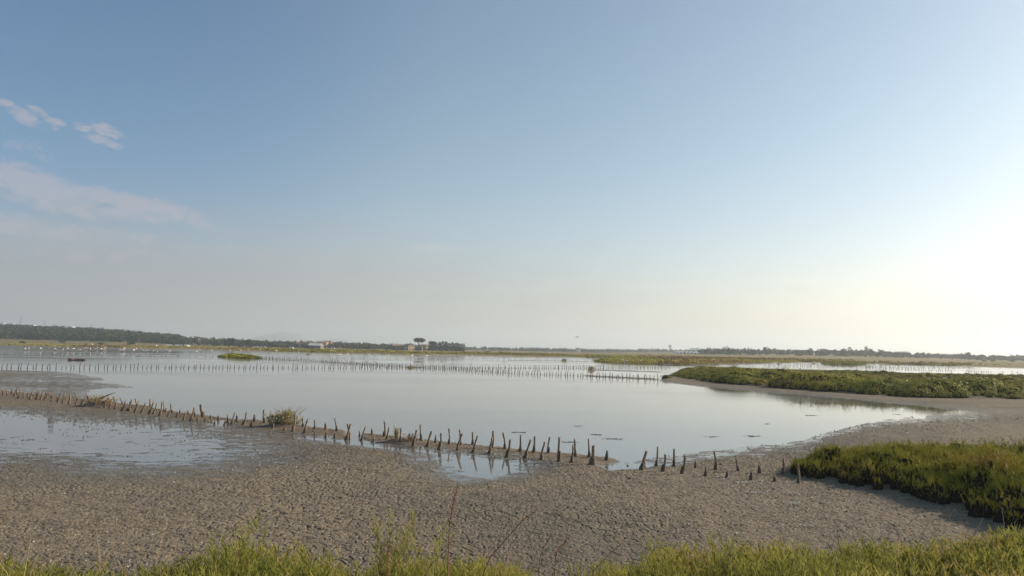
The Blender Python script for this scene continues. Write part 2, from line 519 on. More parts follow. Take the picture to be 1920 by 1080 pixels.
def make_ground_mat():
    mt, t, out = new_mat('mud_and_marsh_soil')
    geo = t.add('ShaderNodeNewGeometry')
    pos = geo.outputs['Position']
    az = t.add('ShaderNodeAttribute', attribute_name='level').outputs['Fac']
    vg = t.add('ShaderNodeAttribute', attribute_name='veg').outputs['Fac']
    rg = t.add('ShaderNodeAttribute', attribute_name='ridge').outputs['Fac']
    dist = t.vec('LENGTH', pos)
    n1 = t.noise(pos, 9.0, 6.0, 0.7)
    n2 = t.noise(pos, 1.2, 4.0, 0.6)
    n3 = t.noise(pos, 0.12, 3.0, 0.55)
    n4 = t.noise(pos, 40.0, 3.0, 0.6)
    # dry mud
    mud = t.mix(t.smooth(n1, 0.35, 0.68), (0.212, 0.168, 0.112), (0.318, 0.257, 0.178))
    mud = t.mix(t.math('MULTIPLY', t.smooth(n2, 0.45, 0.7), 0.4), mud, (0.22, 0.185, 0.145))
    mud = t.mix(t.math('MULTIPLY', t.smooth(n3, 0.42, 0.62), 0.6), mud, (0.165, 0.145, 0.112))
    n8 = t.noise(pos, 3.0, 9.0, 0.75)
    mud = t.mix(t.math('MULTIPLY', t.smooth(n8, 0.50, 0.62), 0.55), mud, (0.115, 0.098, 0.075))
    # pale shell and salt grains
    vor = t.add('ShaderNodeTexVoronoi', ins={'Scale': 7.0, 'Randomness': 1.0})
    t.l.new(pos, vor.inputs['Vector'])
    # wet, darker and bluer mud close to the water level
    lv = t.math('ADD', az, t.math('MULTIPLY', t.math('SUBTRACT', n2, 0.5), 0.05))
    damp = t.smooth(lv, 0.075, 0.02)
    damp = t.math('MULTIPLY', damp, t.math('SUBTRACT', 1.0, rg))
    mud = t.mix(t.math('MULTIPLY', damp, 0.7), mud, (0.14, 0.132, 0.115))
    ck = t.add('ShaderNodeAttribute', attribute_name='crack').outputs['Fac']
    mud = t.mix(t.math('MULTIPLY', ck, 0.55), mud, (0.062, 0.052, 0.042))  # cracks coloured dark, for moist mud and the shade down inside them
    rust = t.mix(t.math('MULTIPLY', rg, 0.6), mud, (0.20, 0.15, 0.105))
    # vegetated soil and far fields
    n5 = t.noise(t.vec('MULTIPLY', pos, (0.35, 1.0, 1.0)), 0.035, 4.0, 0.6)
    n6 = t.noise(pos, 0.25, 4.0, 0.7)
    gr = t.mix(t.smooth(n5, 0.38, 0.54), (0.11, 0.13, 0.03), (0.25, 0.165, 0.065))
    gr = t.mix(t.math('MULTIPLY', t.smooth(n6, 0.45, 0.7), 0.5), gr, (0.055, 0.062, 0.028))
    farf = t.smooth(dist, 200.0, 260.0)
    soil = t.mix(farf, (0.085, 0.075, 0.045), gr)
    col = t.mix(vg, rust, soil)
    d = t.add('ShaderNodeBsdfPrincipled', ins={'Base Color': col, 'Roughness': t.math('SUBTRACT', 0.95, t.math('MULTIPLY', damp, 0.4))})
    d.inputs['Specular IOR Level'].default_value = 0.25
    # micro relief
    fade = t.smooth(dist, 60.0, 260.0, 1.0, 0.4)
    vc = t.add('ShaderNodeTexVoronoi', feature='DISTANCE_TO_EDGE', ins={'Scale': 8.5})
    t.l.new(pos, vc.inputs['Vector'])
    crk = t.smooth(vc.outputs['Distance'], 0.0, 0.12)
    midf = t.smooth(dist, 17.0, 26.0)
    h = t.math('ADD', t.math('MULTIPLY', n8, t.smooth(dist, 16.0, 40.0, 0.015, 0.20)), t.math('MULTIPLY', n1, 0.035))
    h = t.math('ADD', h, t.math('MULTIPLY', n4, 0.006))
    h = t.math('ADD', h, t.math('MULTIPLY', t.math('MULTIPLY', crk, midf), 0.02))
    b = t.add('ShaderNodeBump', ins={'Height': h, 'Strength': fade, 'Distance': 1.0})
    t.l.new(b.outputs[0], d.inputs['Normal'])
    # film of standing water in the hollows
    n7 = t.noise(t.vec('MULTIPLY', pos, (0.55, 1.0, 1.0)), 3.2, 5.0, 0.7)
    hn = t.math('ADD', t.math('MULTIPLY', t.math('SUBTRACT', n1, 0.5), 0.22), t.math('MULTIPLY', t.math('SUBTRACT', n7, 0.5), 0.30))
    hn = t.math('ADD', hn, t.math('MULTIPLY', t.math('SUBTRACT', n2, 0.5), 0.08))
    hn = t.math('MAXIMUM', t.math('MINIMUM', hn, 0.05), -0.05)
    hollow = t.math('ADD', t.math('SUBTRACT', az, 0.006), hn)
    film = t.smooth(hollow, 0.0025, -0.0025)
    film = t.math('MULTIPLY', film, t.math('SUBTRACT', 1.0, t.smooth(vg, 0.2, 0.5)))
    wv = t.add('ShaderNodeBsdfPrincipled', ins={'Base Color': (0.10, 0.092, 0.08, 1), 'Roughness': 0.08, 'IOR': 1.33})
    flatn = t.add('ShaderNodeCombineXYZ', ins={2: 1.0})
    t.l.new(flatn.outputs[0], wv.inputs['Normal'])
    mx = t.add('ShaderNodeMixShader', ins={0: film, 1: d.outputs[0], 2: wv.outputs[0]})
    t.l.new(mx.outputs[0], out.inputs[0])
    return mt


def make_water_mat():
    mt, t, out = new_mat('shallow_lagoon_water')
    geo = t.add('ShaderNodeNewGeometry')
    pos = geo.outputs['Position']
    dist = t.vec('LENGTH', pos)
    nb = t.noise(t.vec('MULTIPLY', pos, (0.6, 1.0, 1.0)), 1.6, 4.0, 0.6)
    big = t.noise(t.vec('MULTIPLY', pos, (0.4, 1.0, 1.0)), 0.05, 3.0, 0.5)
    amp = t.math('MULTIPLY', t.smooth(big, 0.35, 0.7, 0.4, 1.0), t.smooth(dist, 15, 250, 0.10, 0.3))
    b = t.add('ShaderNodeBump', ins={'Height': nb, 'Strength': amp, 'Distance': 0.02})
    col = t.mix(t.smooth(big, 0.3, 0.7), (0.175, 0.168, 0.155), (0.155, 0.156, 0.152))
    p = t.add('ShaderNodeBsdfPrincipled', ins={'Base Color': col, 'Roughness': t.smooth(big, 0.36, 0.66, 0.03, 0.11), 'IOR': 1.34})
    t.l.new(b.outputs[0], p.inputs['Normal'])
    t.l.new(p.outputs[0], out.inputs[0])
    return mt

# ------------------------------------------------------------------ ground sheet (polar mesh, finer near the dyke)
def build_ground():
    ra = np.geomspace(0.4, 8.8, 60)
    rb = 4434.0 / np.arange(4434 / 9.0, 7.0, -0.55)
    rc = np.geomspace(rb[-1] * 1.04, 11000, 60)
    rad = np.concatenate([ra, rb, rc])
    half = R(37.5)
    ang = np.concatenate([np.linspace(-half, half, 1150), np.arange(R(39), 2 * math.pi - R(38.5), R(3))])
    nr, na = len(rad), len(ang)
    A, Rr = np.meshgrid(ang, rad)
    X = (np.sin(A) * Rr).ravel(); Y = (np.cos(A) * Rr).ravel()
    # keep rows from lining up with the cracks
    z, veg, ridge = ground(X, Y)
    level = z.copy()
    r = np.sqrt(X * X + Y * Y)
    sel = (r > 8.5) & (r < 36) & (np.abs(np.arctan2(X, Y)) < R(38))
    x, y = X[sel], Y[sel]
    big = fbm(x * 0.8, y * 0.8, 3, 3)
    dry = sst(0.015, 0.05, z[sel] + (big - .5) * .04) * (1 - veg[sel]) * (1 - 0.7 * ridge[sel])
    disp = np.zeros(x.shape); crack = np.zeros(x.shape)
    for cell, depth, wdt, seed, tilt in ((0.068, 0.011, 0.12, 1, 0.022), (0.155, 0.022, 0.08, 2, 0.014)):
        wx = x + (fbm(x * 7, y * 7, 40 + seed, 2) - .5) * cell * .5
        wy = y + (fbm(x * 7, y * 7, 60 + seed, 2) - .5) * cell * .5
        gx, gy = np.floor(wx / cell), np.floor(wy / cell)
        f1 = np.full(x.shape, 9.0); f2 = np.full(x.shape, 9.0)
        cx = np.zeros(x.shape); cy = np.zeros(x.shape); hid = np.zeros(x.shape)
        for i in (-1, 0, 1):
            for j in (-1, 0, 1):
                ix, iy = gx + i, gy + j
                px = (ix + .5 + (_hash(ix, iy, seed) - .5) * .9) - wx / cell
                py = (iy + .5 + (_hash(ix, iy, seed + 9) - .5) * .9) - wy / cell
                d = np.sqrt(px * px + py * py)
                c1 = d < f1
                f2 = np.where(c1, f1, np.minimum(f2, d))
                hid = np.where(c1, _hash(ix, iy, seed + 21), hid)
                cx = np.where(c1, px, cx); cy = np.where(c1, py, cy)
                f1 = np.where(c1, d, f1)
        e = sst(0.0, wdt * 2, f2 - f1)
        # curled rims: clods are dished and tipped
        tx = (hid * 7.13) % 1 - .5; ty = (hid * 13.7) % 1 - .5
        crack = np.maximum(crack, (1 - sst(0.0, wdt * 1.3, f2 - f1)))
        amt = 0.55 + 0.45 * sst(.35, .65, fbm(x * .5, y * .5, 80 + seed, 2))
        disp += amt * (-(1 - e) * depth + e * ((hid - .5) * depth * .45 + (tx * cx + ty * cy) * cell * tilt * 2 + (f1 ** 2) * .006))
    disp += (fbm(x * 14, y * 14, 51, 3) - .5) * 0.005 + (fbm(x * 2.2, y * 2.2, 52, 3) - .5) * 0.03
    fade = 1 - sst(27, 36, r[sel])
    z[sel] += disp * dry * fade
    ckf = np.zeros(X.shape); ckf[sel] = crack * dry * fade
    V = np.stack([X, Y, z], 1)
    i = np.arange(nr - 1)[:, None] * na
    j = np.arange(na)[None, :]
    j2 = (j + 1) % na
    F = np.stack([i + j, i + j2, i + na + j2, i + na + j], -1).reshape(-1, 4)
    F = F[:, ::-1]
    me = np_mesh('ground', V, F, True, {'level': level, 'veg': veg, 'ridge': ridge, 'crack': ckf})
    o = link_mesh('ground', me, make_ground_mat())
    tag(o, 'cracked grey brown mudflat, wet margins and marshy fields reaching the horizon', 'ground', kind='structure')


build_ground()

wm = MB()
NS = 96
wm.v = [(0, 0, 0)] + [(9000 * math.cos(2 * math.pi * k / NS), 9000 * math.sin(2 * math.pi * k / NS), 0) for k in range(NS)]
wm.f = [(0, 1 + k, 1 + (k + 1) % NS) for k in range(NS)]
water = wm.obj('water', make_water_mat())
tag(water, 'still shallow grey lagoon water mirroring the sky', 'water', kind='structure')

# far blue mountains
def mountains(name, Y, prof, label, depth=900):
    mbm = MB()
    pts = []
    pr = []
    rnd = random.Random(3)
    for k in range(len(prof) - 1):
        (x0, y0), (x1, y1) = prof[k], prof[k + 1]
        for s in range(6):
            t = s / 6
            pr.append((x0 + (x1 - x0) * t, y0 + (y1 - y0) * t + rnd.uniform(-.25, .25)))
    pr.append(prof[-1])
    n = len(pr); rows = 9
    V = []
    for i in range(rows):
        f = i / (rows - 1) * 2 - 1
        hh = max(0.0, 1 - abs(f) ** 1.5)
        for k, (px, py) in enumerate(pr):
            X = azx(px, Y)
            hor = 655 + (px - 960) * math.tan(ROLL)
            top = max(0.0, (hor - py)) * Y / FPX + 3
            V.append((X + rnd.uniform(-8, 8), Y + f * depth, -2 + top * hh * (1 if abs(f) < .05 else rnd.uniform(.9, 1.0))))
    F = []
    for i in range(rows - 1):
        for k in range(n - 1):
            F.append((i * n + k, i * n + k + 1, (i + 1) * n + k + 1, (i + 1) * n + k))
    mbm.v, mbm.f = V, F
    o = mbm.obj(name, simple_mat('far_hillside', (0.05, 0.06, 0.04), (0.09, 0.085, 0.06), 0.004), smooth=True)
    tag(o, label, 'hills', kind='structure')


mountains('hills', 8200, [(440, 648), (470, 636), (495, 629), (512, 625), (526, 622.5), (540, 623), (552, 626), (565, 632), (580, 640), (600, 649)],
          'pale blue mountain nearly lost in haze above the left woods')
mountains('hills', 9300, [(575, 650), (600, 639), (615, 634.5), (632, 633), (645, 635), (660, 641), (690, 646), (740, 652)],
          'lower pale blue hill right of the haze-blue mountain')


# ------------------------------------------------------------------ foliage kits (numpy quads)
rng = np.random.default_rng(11)


def strip(p0, p1, w0, w1, facing):
    """quad from p0 to p1, arrays (n,3)"""
    d = p1 - p0
    s = np.cross(d, facing)
    s /= (np.linalg.norm(s, axis=1, keepdims=True) + 1e-9)
    return np.stack([p0 - s * w0, p0 + s * w0, p1 + s * w1, p1 - s * w1], 1)


def tuft(stems, h, spread, twigs, w, seed, lean=0.35, seg=3, tl=(.07, .18), tmin=.25):
    """glasswort tuft: curved stems with upright side twigs"""
    g = np.random.default_rng(seed)
    quads = []
    base = np.c_[g.normal(0, spread * .3, (stems, 2)), np.zeros(stems)]
    az = g.uniform(0, 2 * np.pi, stems)
    ln = g.uniform(0.1, lean, stems)
    H = h * g.uniform(.55, 1.0, stems)
    out = np.c_[np.cos(az), np.sin(az), np.zeros(stems)]
    def P(t):
        return base + out * (H * ln * t ** 1.6)[:, None] + np.c_[np.zeros((stems, 2)), H * t * (1 - .12 * ln * t)]
    for s in range(seg):
        t0, t1 = s / seg, (s + 1) / seg
        f = g.normal(0, 1, (stems, 3)); f[:, 2] *= .2
        quads.append(strip(P(np.full(stems, t0)), P(np.full(stems, t1)), w * (1 - .5 * t0), w * (1 - .5 * t1), f))
    for k in range(twigs):
        t = g.uniform(tmin, .98, stems)
        p0 = P(t)
        a2 = g.uniform(0, 2 * np.pi, stems)
        L = H * g.uniform(tl[0], tl[1], stems)
        dirn = np.c_[np.cos(a2) * .55, np.sin(a2) * .55, g.uniform(.6, 1.1, stems)]
        p1 = p0 + dirn * L[:, None]
        f = g.normal(0, 1, (stems, 3)); f[:, 2] *= .2
        quads.append(strip(p0, p1, w * .95, w * .6, f))
    return np.concatenate(quads, 0)


def clump(n, rx, rz, leaf, seed, flat=0.6):
    """leafy dome of n random leaf quads spread through its volume"""
    g = np.random.default_rng(seed)
    v = g.normal(0, 1, (n, 3)); v /= np.linalg.norm(v, axis=1, keepdims=True)
    v *= (g.uniform(.35, 1.0, n) ** .6)[:, None]
    c = v * np.array([rx, rx, rz]) + np.array([0, 0, rz * flat])
    a = g.normal(0, 1, (n, 3)); a /= np.linalg.norm(a, axis=1, keepdims=True)
    b = np.cross(a, g.normal(0, 1, (n, 3))); b /= np.linalg.norm(b, axis=1, keepdims=True)
    s = (leaf * g.uniform(.6, 1.3, n))[:, None]
    return np.stack([c - a * s - b * s * .5, c + a * s - b * s * .5, c + a * s + b * s * .5, c - a * s + b * s * .5], 1)


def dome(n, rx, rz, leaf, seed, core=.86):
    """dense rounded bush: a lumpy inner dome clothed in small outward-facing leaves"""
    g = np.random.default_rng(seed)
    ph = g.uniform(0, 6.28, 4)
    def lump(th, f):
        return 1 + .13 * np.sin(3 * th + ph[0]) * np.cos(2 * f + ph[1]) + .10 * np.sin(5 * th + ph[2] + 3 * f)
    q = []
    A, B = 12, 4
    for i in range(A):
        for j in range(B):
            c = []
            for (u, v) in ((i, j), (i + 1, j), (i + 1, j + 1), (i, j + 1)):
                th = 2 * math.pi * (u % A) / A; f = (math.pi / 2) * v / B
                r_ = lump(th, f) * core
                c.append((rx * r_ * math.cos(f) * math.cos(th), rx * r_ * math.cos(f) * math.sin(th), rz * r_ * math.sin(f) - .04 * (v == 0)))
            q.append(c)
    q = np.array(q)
    th = g.uniform(0, 6.28, n); f = np.arcsin(g.uniform(.12, 1, n) ** .8)
    r_ = lump(th, f) * g.uniform(.84, 1.08, n)
    c = np.c_[rx * r_ * np.cos(f) * np.cos(th), rx * r_ * np.cos(f) * np.sin(th), rz * r_ * np.sin(f)]
    nr = np.c_[np.cos(f) * np.cos(th) / rx, np.cos(f) * np.sin(th) / rx, np.sin(f) / rz]
    nr /= np.linalg.norm(nr, axis=1, keepdims=True)
    nr += g.normal(0, .26, (n, 3)); nr /= np.linalg.norm(nr, axis=1, keepdims=True)
    a = np.cross(nr, g.normal(0, 1, (n, 3))); a /= np.linalg.norm(a, axis=1, keepdims=True)
    b = np.cross(nr, a)
    s = (leaf * g.uniform(.6, 1.3, n))[:, None]
    lv = np.stack([c - a * s - b * s * .6, c + a * s - b * s * .6, c + a * s + b * s * .6, c - a * s + b * s * .6], 1)
    return q, lv


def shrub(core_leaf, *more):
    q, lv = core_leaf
    offs = [np.full(len(q), -20.0), np.zeros(len(lv))]  # offset gives the core dome its painted inner shade
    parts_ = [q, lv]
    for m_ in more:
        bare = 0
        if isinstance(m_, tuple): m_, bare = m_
        o_ = np.zeros(len(m_)); o_[:bare] = -20  # lower stem quads take the painted shade colour too
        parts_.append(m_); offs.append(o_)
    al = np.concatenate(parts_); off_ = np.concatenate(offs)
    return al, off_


def scatter(kits, pos, scale, seed=0, zscale=None, tints=None):
    """merge rotated, scaled copies of quad kits into vertex, face and tint arrays"""
    g = np.random.default_rng(seed)
    n = len(pos)
    rot = g.uniform(0, 2 * np.pi, n)
    which = g.integers(0, len(kits), n)
    scale = np.broadcast_to(scale, (n,))
    zs = scale if zscale is None else zscale
    tint = g.uniform(0, 1, n) if tints is None else tints
    Vs, Ts = [], []
    for k, kit in enumerate(kits):
        koff = None
        if isinstance(kit, tuple): kit, koff = kit
        idx = np.where(which == k)[0]
        if not len(idx): continue
        c, s = np.cos(rot[idx])[:, None, None], np.sin(rot[idx])[:, None, None]
        q = kit[None]
        x = (q[..., 0] * c - q[..., 1] * s) * scale[idx][:, None, None]
        y = (q[..., 0] * s + q[..., 1] * c) * scale[idx][:, None, None]
        zz = q[..., 2] * zs[idx][:, None, None]
        P = np.stack([x, y, zz + 0 * x], -1) + pos[idx][:, None, None, :]
        Vs.append(P.reshape(-1, 3))
        tt = np.repeat(tint[idx][:, None], kit.shape[0], 1)
        if koff is not None: tt = tt + koff[None]
        Ts.append(np.repeat(tt.ravel(), 4))
    V = np.concatenate(Vs); T = np.concatenate(Ts)
    return V, np.arange(len(V)).reshape(-1, 4), T


GLASSWORT = leaf_mat('glasswort_stems', [(0.0, (0.10, 0.125, 0.03)), (0.36, (0.25, 0.25, 0.055)), (0.62, (0.37, 0.34, 0.085)), (0.86, (0.31, 0.21, 0.08)), (1.0, (0.24, 0.09, 0.05))], 1.3, 0.4)
SCRUB = leaf_mat('shrubby_glasswort', [(0.0, (0.09, 0.115, 0.02)), (0.32, (0.26, 0.26, 0.036)), (0.60, (0.43, 0.36, 0.055)), (0.82, (0.30, 0.18, 0.065)), (1.0, (0.22, 0.125, 0.065))], 0.22, 0.10)
TREES = leaf_mat('woodland_leaves', [(0.0, (0.018, 0.030, 0.016)), (0.5, (0.04, 0.056, 0.024)), (1.0, (0.095, 0.105, 0.035))], 0.02, 0.12)
DRYBUSH = leaf_mat('dry_seablite', [(0.0, (0.20, 0.19, 0.06)), (0.45, (0.34, 0.29, 0.11)), (1.0, (0.38, 0.26, 0.13))], 3.0, 0.3)
STRAW = simple_mat('straw', (0.36, 0.27, 0.15), (0.24, 0.15, 0.08), 8.0)
BARK = simple_mat('bark', (0.10, 0.075, 0.05), (0.06, 0.045, 0.03), 3.0)


# ---- glasswort on the dyke in the foreground
g = np.random.default_rng(5)
N = 3900
x = g.uniform(-4.6, 5.0, N); y = g.uniform(2.9, 6.4, N) + np.clip(x - 1.5, 0, 4) * 0.15
keep = g.uniform(0, 1, N) < (0.42 + 1.0 * vnoise(x * 1.9 + 5, y * 1.9, 8))
x, y = x[keep], y[keep]
z = ground(x, y)[0]
mound = 0.50 - .17 * sst(-.15, -.40, x / y) * .7 + .50 * sst(.5, .66, x / y) + 1.1 * fbm(x * 1.8, y * 1.8, 70, 3) + 0.20 * sst(.9, 1.5, x) * sst(3.2, 2.0, x) + 0.10 * sst(-.6, -1.4, x)
mound = mound - .75 * np.exp(-((x / y - .066) / .030) ** 2) - .2 * np.exp(-((x / y + .60) / .03) ** 2) - .3 * np.exp(-((x / y + .19) / .03) ** 2)
kits = [tuft(11, .36, .11, 26, .0026, 100 + k, .3, 3, (.05, .13)) for k in range(8)]
V, F, T = scatter(kits, np.c_[x, y, z - .02], np.clip(mound, .12, 1.5), 3, tints=np.clip(fbm(x * 1.6, y * 1.6, 90, 2) * 1.4 - .33 + g.normal(0, .15, len(x)), 0, 1))
fg = link_mesh('glasswort', np_mesh('glasswort', V, F, False, {'tint': T}), GLASSWORT)
tag(fg, 'yellow green glasswort with reddish tips covering the near dyke', 'ground cover', kind='stuff')


# ---- shrubby glasswort on the right, close
def in_poly(P, n, seed, dens=None):
    g = np.random.default_rng(seed)
    P = np.asarray(P)
    lo, hi = P.min(0), P.max(0)
    x = g.uniform(lo[0], hi[0], n); y = g.uniform(lo[1], hi[1], n)
    sd = sdist(P, x, y)
    k = sd > 0
    return x[k], y[k], sd[k], g


x, y, sd, g = in_poly(P_V2, 2600, 21)
k = (x < 15) & (y > 11)
x, y, sd = x[k], y[k], sd[k]
z = ground(x, y)[0]
mound = (0.24 + .80 * fbm(x * 1.1, y * 1.1, 33, 3)) * g.uniform(.75, 1.25, len(x)) * (0.62 + .38 * sst(0, 1.2, sd)) * (0.80 + 0.20 * sst(7.0, 11.0, x))
kits = [shrub(dome(46, .42, .74, .016, 340 + k_, .80), (tuft(22, .90, .42, 26, .0062, 300 + k_, .5, 3, (.04, .12), .62), 44), tuft(3, .55, .5, 24, .006, 380 + k_, .6, 3, (.05, .13), .3)) for k_ in range(8)]
V, F, T = scatter(kits, np.c_[x, y, z - .03], np.clip(mound, .3, 1.4) * 1.02, 4, tints=np.clip(fbm(x * .9, y * .9, 91, 3) * 1.7 - .42 + g.normal(0, .12, len(x)), 0, 1))
o = link_mesh('saltmarsh_scrub', np_mesh('saltmarsh_scrub', V, F, False, {'tint': T}), SCRUB)
tag(o, 'dark backlit mass of shrubby glasswort on the right where the near stakes end', 'shrubs', kind='stuff')

# ---- saltmarsh bank in the middle distance on the right
x, y, sd, g = in_poly(P_V1, 60000, 23)
k = (x < y * .78 + 6) & (g.uniform(0, 1, len(x)) < np.where(sd < 7, .24, np.where(sd > 30, .07, .12)) * (.35 + .65 * sst(.35, .6, fbm(x * .1, y * .1, 12, 2) + .2 * (sd < 6))))
x, y, sd = x[k], y[k], sd[k]
z = ground(x, y)[0]
hm = sst(.3, .7, fbm(x * .16, y * .16, 55, 3))
mound = (.30 + .62 * hm) * (.7 + .3 * sst(0, 3.0, sd)) * np.where(y > 98, .45, np.where(sd > 18, .7, .92)) * g.uniform(.7, 1.35, len(x))
print('V1', len(x))
kits = [shrub(dome(420, 1.2, .84, .042, 500 + k_, .72), tuft(10, .98, 1.9, 4, .012, 540 + k_, .3, 2)) for k_ in range(6)]
V, F, T = scatter(kits, np.c_[x, y, z - .04], np.clip(mound * np.where(g.uniform(0, 1, len(x)) < .12, 1.5, 1), .25, 1.7), 5, tints=np.clip(fbm(x * .10, y * .10, 92, 3) * 1.7 - .62 + .55 * sst(8, 34, sd) + g.normal(0, .1, len(x)), 0, 1))
o = link_mesh('saltmarsh_scrub', np_mesh('saltmarsh_scrub', V, F, False, {'tint': T}), SCRUB)
tag(o, 'rolling green and rusty saltmarsh scrub on the bank across the right of the lagoon', 'shrubs', kind='stuff')


# ---- far marsh edges and islands: low rushes
def rushes(name, P, n, seed, label, hmin=.25, hmax=.6, edge=None, ymax=900, cat='ground cover', dark=0.0):
    x, y, sd, g = in_poly(P, n, seed)
    k = (np.abs(x) < y * .75) & (y < ymax)
    if edge: k &= sd < edge
    x, y = x[k], y[k]
    z = ground(x, y)[0]
    kits = [clump(26, .9, .5, .16, seed * 7 + q) for q in range(4)]
    s = np.random.default_rng(seed).uniform(hmin, hmax, len(x)) * 1.6
    V, F, T = scatter(kits, np.c_[x, y, z - .05], s * 1.6, seed, zscale=s, tints=np.clip(fbm(x * .03, y * .03, 95, 2) * 1.6 - .3 - dark, 0, 1))
    o = link_mesh(name, np_mesh(name, V, F, False, {'tint': T}), SCRUB)
    tag(o, label, cat, kind='stuff')
    return len(x)


rushes('rushes', P_MARSH, 2200, 31, 'low green marsh strip behind the right saltmarsh bank')
rushes('rushes', P_MARSH2, 1300, 32, 'dark low reedy spit reaching left into the far water', .25, .6, dark=.5)
rushes('rushes', P_MARSH3, 700, 33, 'small dark reedy islet in the far right pond', .3, .6, dark=.5)
rushes('rushes', P_ISLE, 700, 34, 'domed green islet in the far left of the lagoon', .28, .62, dark=.35)
# the far shore: a belt of rushes behind the water edge
g = np.random.default_rng(71)
sh = np.array(P_FAR[:20])
n = 9000
seg = g.integers(0, 19, n)
LEN = np.linalg.norm(sh[1:] - sh[:-1], axis=1)
seg = g.choice(19, n, p=LEN / LEN.sum())
t = g.uniform(0, 1, n)[:, None]
p = sh[seg] * (1 - t) + sh[seg + 1] * t
nrm = np.c_[-(sh[seg + 1] - sh[seg])[:, 1], (sh[seg + 1] - sh[seg])[:, 0]]
nrm /= np.linalg.norm(nrm, axis=1, keepdims=True)
nrm *= np.sign(nrm[:, 1:2])
p = p + nrm * (g.uniform(0, 1, n) ** 1.6 * 120)[:, None]
k = (fbm(p[:, 0] * .02, p[:, 1] * .02, 44, 3) > .46)
p = p[k]
z = ground(p[:, 0], p[:, 1])[0]
kits = [clump(18, .8, .5, .2, 900 + q) for q in range(4)]
sc = g.uniform(.5, 1.3, len(p))
V, F, T = scatter(kits, np.c_[p, z - .05], sc * 2.0, 8, zscale=sc, tints=np.clip(fbm(p[:, 0] * .012, p[:, 1] * .012, 96, 2) * 2 - .5, 0, 1))
o = link_mesh('rushes', np_mesh('rushes', V, F, False, {'tint': T}), SCRUB)
tag(o, 'belt of green and ochre rushes along the far lagoon shore', 'ground cover', kind='stuff')


# ------------------------------------------------------------------ trees
CRM = {}


def crown_mesh(kind, var):
    key = (kind, var)
    if key in CRM: return CRM[key]
    s = 1000 + 37 * var + 500 * ['round', 'tall', 'cypress', 'umbrella', 'bush'].index(kind)
    g = np.random.default_rng(s)
    Q = []
    if kind == 'cypress':      # unit height 1 including trunk
        for k in range(9):
            zc = .08 + k * .10; rr = .15 * (1 - ((k - 2.5) / 8.0) ** 2)
            q = clump(34, rr, .10, .035, s + k, 0); q[..., 2] += zc; Q.append(q)
    elif kind == 'umbrella':
        for k in range(11):
            a = g.uniform(0, 6.28); d = .34 * math.sqrt(g.uniform(0, 1))
            q = clump(120, .20, .15, .035, s + k, 0)
            q += np.array([d * math.cos(a), d * math.sin(a), .84 - d * d * .75 + g.uniform(-.03, .03)]); Q.append(q)
    elif kind == 'tall':
        for k in range(10):
            a = g.uniform(0, 6.28); zc = g.uniform(.25, .86); d = .18 * (1 - abs(zc - .5))
            q = clump(40, .17, .13, .04, s + k, 0); q += np.array([d * math.cos(a), d * math.sin(a), zc]); Q.append(q)
    elif kind == 'bush':
        for k in range(7):
            a = g.uniform(0, 6.28); d = .5 * g.uniform(0, 1)
            q = clump(40, .36, .30, .07, s + k, 0); q += np.array([d * math.cos(a), d * math.sin(a), .42 + g.uniform(-.1, .2)]); Q.append(q)
    else:
        for k in range(12):
            a = g.uniform(0, 6.28); d = .32 * math.sqrt(g.uniform(0, 1)); zc = g.uniform(.36, .82) - d * .3
            q = clump(36, .20, .15, .045, s + k, 0); q += np.array([d * math.cos(a), d * math.sin(a), zc]); Q.append(q)
    Q = np.concatenate(Q)
    V = Q.reshape(-1, 3)
    CRM[key] = np_mesh('crown', V, np.arange(len(V)).reshape(-1, 4), False, {'tint': np.repeat(g.uniform(0, 1, len(Q)) * .5 + g.uniform(0, .5), 4)})
    CRM[key].materials.append(TREES)
    return CRM[key]


TKM = {}


def trunk_mesh(kind):
    if kind in TKM: return TKM[kind]
    b = MB(); r_ = random.Random(7)
    top = {'umbrella': .78, 'cypress': .5, 'bush': .3, 'tall': .7, 'round': .6}[kind]
    b.tube([(0, 0, -.03), (.01, 0, top * .4), (-.01, .01, top)], [.035, .028, .015], 7, True, .1, r_)
    for k in range(5):
        a = k * 1.3; st = top * (.55 + .08 * k)
        e = .22 if kind in ('round', 'umbrella') else .08
        b.tube([(0, 0, st), (e * .5 * math.cos(a), e * .5 * math.sin(a), st + .06), (e * math.cos(a), e * math.sin(a), min(.9, st + .16))], [.014, .010, .005], 5)
    TKM[kind] = b.mesh('trunk', True)
    TKM[kind].materials.append(BARK)
    return TKM[kind]


NTREE = [0]


def tree(px, Y, hpx, kind, label, wide=1.0, group='single trees along the far shore'):
    """tree at bearing px, distance Y, apparent height hpx"""
    X = azx(px, Y)
    H = hpx * math.hypot(X, Y) / FPX * math.cos(math.atan2(X, Y))
    NTREE[0] += 1
    name = {'round': 'broadleaf_tree', 'tall': 'poplar_tree', 'cypress': 'cypress_tree', 'umbrella': 'stone_pine', 'bush': 'bush'}[kind]
    e = empty(name, (X, Y, gz(X, Y) - .05), NTREE[0] * 1.7)
    wide *= {'umbrella': 1.2, 'cypress': 1.15, 'tall': 2.0, 'round': 1.55, 'bush': 1.3}[kind]
    H *= {'umbrella': 1.24, 'cypress': 1.22}.get(kind, 1.1)
    e.scale = (H * wide, H * wide, H)
    tag(e, label, 'bush' if kind == 'bush' else 'tree', group)
    link_mesh('crown', crown_mesh(kind, NTREE[0] % 4), None, e)
    link_mesh('trunk', trunk_mesh(kind), None, e)
    return e


